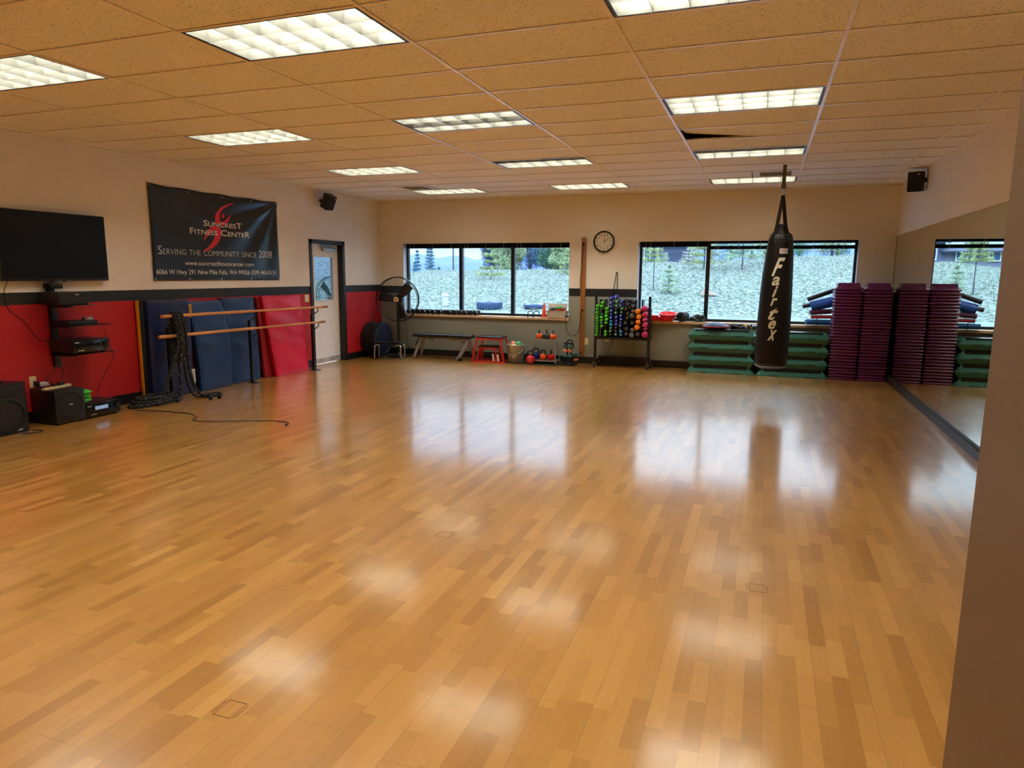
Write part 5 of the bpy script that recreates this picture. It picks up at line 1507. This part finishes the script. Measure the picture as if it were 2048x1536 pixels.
# ---- rolled mats on the right sill
def rolled(lab, c, L_, r_, mt, tilt=0, turn=0, strap=False, squash=1.0, turns=2.6):
    t = thing('rolled_mat', lab, 'rolled mat', c, (0, R(-tilt), R(turn)), 'rolled exercise mats on the sill')
    b = MB(); n_ = int(turns * 20); th = r_ / (turns + .6); outer, inner = [], []
    for k in range(n_ + 1):
        a = 2 * PI * turns * k / n_; q = r_ * .16 + (r_ * .84) * k / n_
        outer.append((0, math.cos(a) * q, math.sin(a) * q * squash)); qq = max(q - th * .72, .001); inner.append((0, math.cos(a) * qq, math.sin(a) * qq * squash))
    loop = outer + inner[::-1]
    b.skin([[(p[0] - L_ / 2, p[1], p[2]) for p in loop], [(p[0] + L_ / 2, p[1], p[2]) for p in loop]], caps=False)
    for x in (-L_ / 2, L_ / 2):
        vs_o = [b.bm.verts.new((x, p[1], p[2])) for p in outer]; vs_i = [b.bm.verts.new((x, p[1], p[2])) for p in inner]
        for k in range(n_): b.bm.faces.new((vs_o[k], vs_o[k + 1], vs_i[k + 1], vs_i[k]))
    b.build('roll', mt, t, smooth=40)
    if strap:
        b = MB(); b.tube([(-L_ * .22, (r_ + .004) * math.cos(a), (r_ + .004) * math.sin(a) * squash) for a in [2 * PI * k / 28 for k in range(28)]], .005, 6, closed=True); b.build('strap', 'black', t)
rolled('steel blue rolled mat with a black strap, lowest on the sill at the front', (8.13, -.03, .811 + .052), .58, .052, 'matsky', strap=True, turn=11)
rolled('second steel blue rolled mat lying behind the strapped one', (8.11, .085, .811 + .05), .56, .040, 'matsky', turn=11)
rolled('red rolled mat lying on the steel blue ones', (8.21, .0, .811 + .138), .60, .044, 'matred', tilt=1, squash=.8, turn=11)
rolled('plum rolled mat squeezed under the big blue one', (8.19, .02, .811 + .222), .60, .062, 'matplum', tilt=4, squash=.8, turn=11)
rolled('large bright blue rolled mat tilted up toward the purple steps', (8.20, .04, .811 + .39), .62, .105, 'matblue', tilt=15, squash=.95, turns=1.8, turn=4)
rolled('thin black rolled mat lying topmost and tilted', (8.17, .03, .811 + .535), .70, .046, 'matblack', tilt=21, turn=11)
rolled('dark rolled mat end poking out behind the bright blue one', (8.08, .10, .811 + .36), .60, .045, 'matblack', tilt=13)

# ================================================================== PUNCHING BAG
PX, PY = 7.328, -2.5
t = thing('punching_bag', 'long black heavy bag hanging from the ceiling by straps', 'punching bag', (PX, PY, 0))
prof = [(0, .392), (.10, .393), (.16, .402), (.188, .425), (.198, .47), (.203, .6), (.205, .85), (.203, 1.1), (.196, 1.35), (.186, 1.6), (.172, 1.8), (.158, 1.95), (.146, 2.06), (.130, 2.11), (.090, 2.15), (.076, 2.19), (.070, 2.235), (.04, 2.245), (0, 2.245)]
b = MB(); b.lathe(prof, seg=48)
for v in b.bm.verts:
    a = math.atan2(v.co.y, v.co.x); z = v.co.z; w_ = min(1, max(0, (z - 1.5) / .6))
    k_ = 1 + w_ * .05 * math.sin(5 * a + 1) + .006 * math.sin(3 * a + z * 4) + .008 * math.sin(z * 7 + a)
    v.co.x *= k_; v.co.y *= k_; v.co.x += .012 * (z - 1.2)
b.build('body', 'leather', t, smooth=60)
def bag_r(z):
    for (r0, z0), (r1, z1) in zip(prof, prof[1:]):
        if z0 <= z <= z1: return r0 + (r1 - r0) * (z - z0) / max(1e-6, z1 - z0)
    return .1
def bag_pt(s_, z, off=.007):
    r_ = bag_r(z); a = -PI / 2 + s_ / r_
    w_ = min(1, max(0, (z - 1.5) / .6)); k_ = 1 + w_ * .05 * math.sin(5 * a + 1) + .006 * math.sin(3 * a + z * 4) + .008 * math.sin(z * 7 + a)
    return Vector(((r_ * k_ + off) * math.cos(a) + .012 * (z - 1.2), (r_ * k_ + off) * math.sin(a), z))
b = MB()
for r_, z in ((.2, .455), (.146, 2.05)): b.tube([bag_pt(2 * PI * bag_r(z) * i / 40, z, .001) for i in range(40)], .004, 6, closed=True)
b.build('seam', 'binw' if False else 'black', t)
b = MB(); b.tube([bag_pt(2 * PI * bag_r(.425) * i / 40, .428, .002) for i in range(40)], .006, 6, closed=True); b.build('bottom_piping', 'silver', t)
LT = [('F', 1.596, .224, .15, .0, .55), ('a', 1.477, .107, .09, -.016, .25), ('i', 1.333, .132, .062, -.016, .35), ('r', 1.219, .095, .08, -.02, .35), ('t', 1.042, .146, .12, -.017, .5), ('e', .927, .102, .092, -.02, .35), ('x', .78, .128, .11, -.01, .5)]
for ch, z0, h_, w_, s0, sh in LT:
    place_text('letter', ch, lambda u, v: bag_pt(s0 - w_ / 2 + w_ * u, z0 + h_ * v), 'gold', t, shear=sh, offset=.025)
b = MB(); b.grid(lambda u, v: bag_pt(.0 + .10 * u, 1.868 + .066 * v, .004), 6, 2); b.build('brand_patch', 'label', t, fix=False)
place_text('patch_print', 'Fairtex', lambda u, v: bag_pt(.020 + .06 * u, 1.892 + .02 * v, .0065), 'redd', t)
b = MB(); b.tube([bag_pt(.050 + .038 * math.cos(a), 1.902 + .020 * math.sin(a), .006) for a in [2 * PI * i / 24 for i in range(24)]], .0018, 4, closed=True); b.build('patch_ring', 'redd', t)
b = MB()
for i in range(3):
    for j in range(2):
        for s0 in (-.06, .05): p = bag_pt(s0 + .035 * j, 2.02 + .04 * i, .004); b.ball(p, .0042, 8, 6)
b.build('rivets', 'chrome', t)
top = Vector((.010, 0, 2.60))
for a in (R(-128), R(-52), R(52), R(128)):
    p0 = Vector((.118 * math.cos(a), .118 * math.sin(a), 2.06)); d = (top - p0)
    b = MB(); tang = Vector((-math.sin(a), math.cos(a), 0)); w_ = .026
    q = [p0 * 1.0, Vector((.070 * math.cos(a) + .01, .070 * math.sin(a), 2.22)), top]
    rings = [[c_ + tang * w_ * f + Vector((math.cos(a), math.sin(a), 0)) * g for f, g in ((-1, 0), (1, 0), (1, .004), (-1, .004))] for c_, f_ in ((q[0] + Vector((.018 * math.cos(a) + .012, .018 * math.sin(a), 0)), 1), (q[1] + Vector((.010 * math.cos(a), .010 * math.sin(a), 0)), 1), (q[2], 1))]
    b.skin(rings); b.build('strap', 'black', t, smooth=0)
b = MB()
for i, z in enumerate((2.60, 2.635, 2.665)):
    pts = [(.010 + (.015 * math.cos(a) if i % 2 == 0 else 0), 0 if i % 2 == 0 else .015 * math.cos(a), z + .028 * math.sin(a)) for a in [2 * PI * k / 14 for k in range(14)]]
    b.tube(pts, .006, 6, closed=True)
b.build('chain', 'chrome', t)
t = thing('ceiling_strut', 'brown steel strut dropping from the ceiling to hold the bag', 'strut', (PX + .008, PY, 0))
b = MB(); b.bx(-.022, .022, -.022, .022, 2.72, H + .2, bev=.002); b.build('channel', 'bronze', t)
b = MB(); b.bx(-.028, .028, -.028, .028, 2.68, 2.735, bev=.004); b.build('bracket', 'bronze', t)
b = MB(); b.cyl((.0, 0, 2.655), (.0, 0, 2.69), .010, seg=10); b.build('eye_bolt', 'chrome', t)
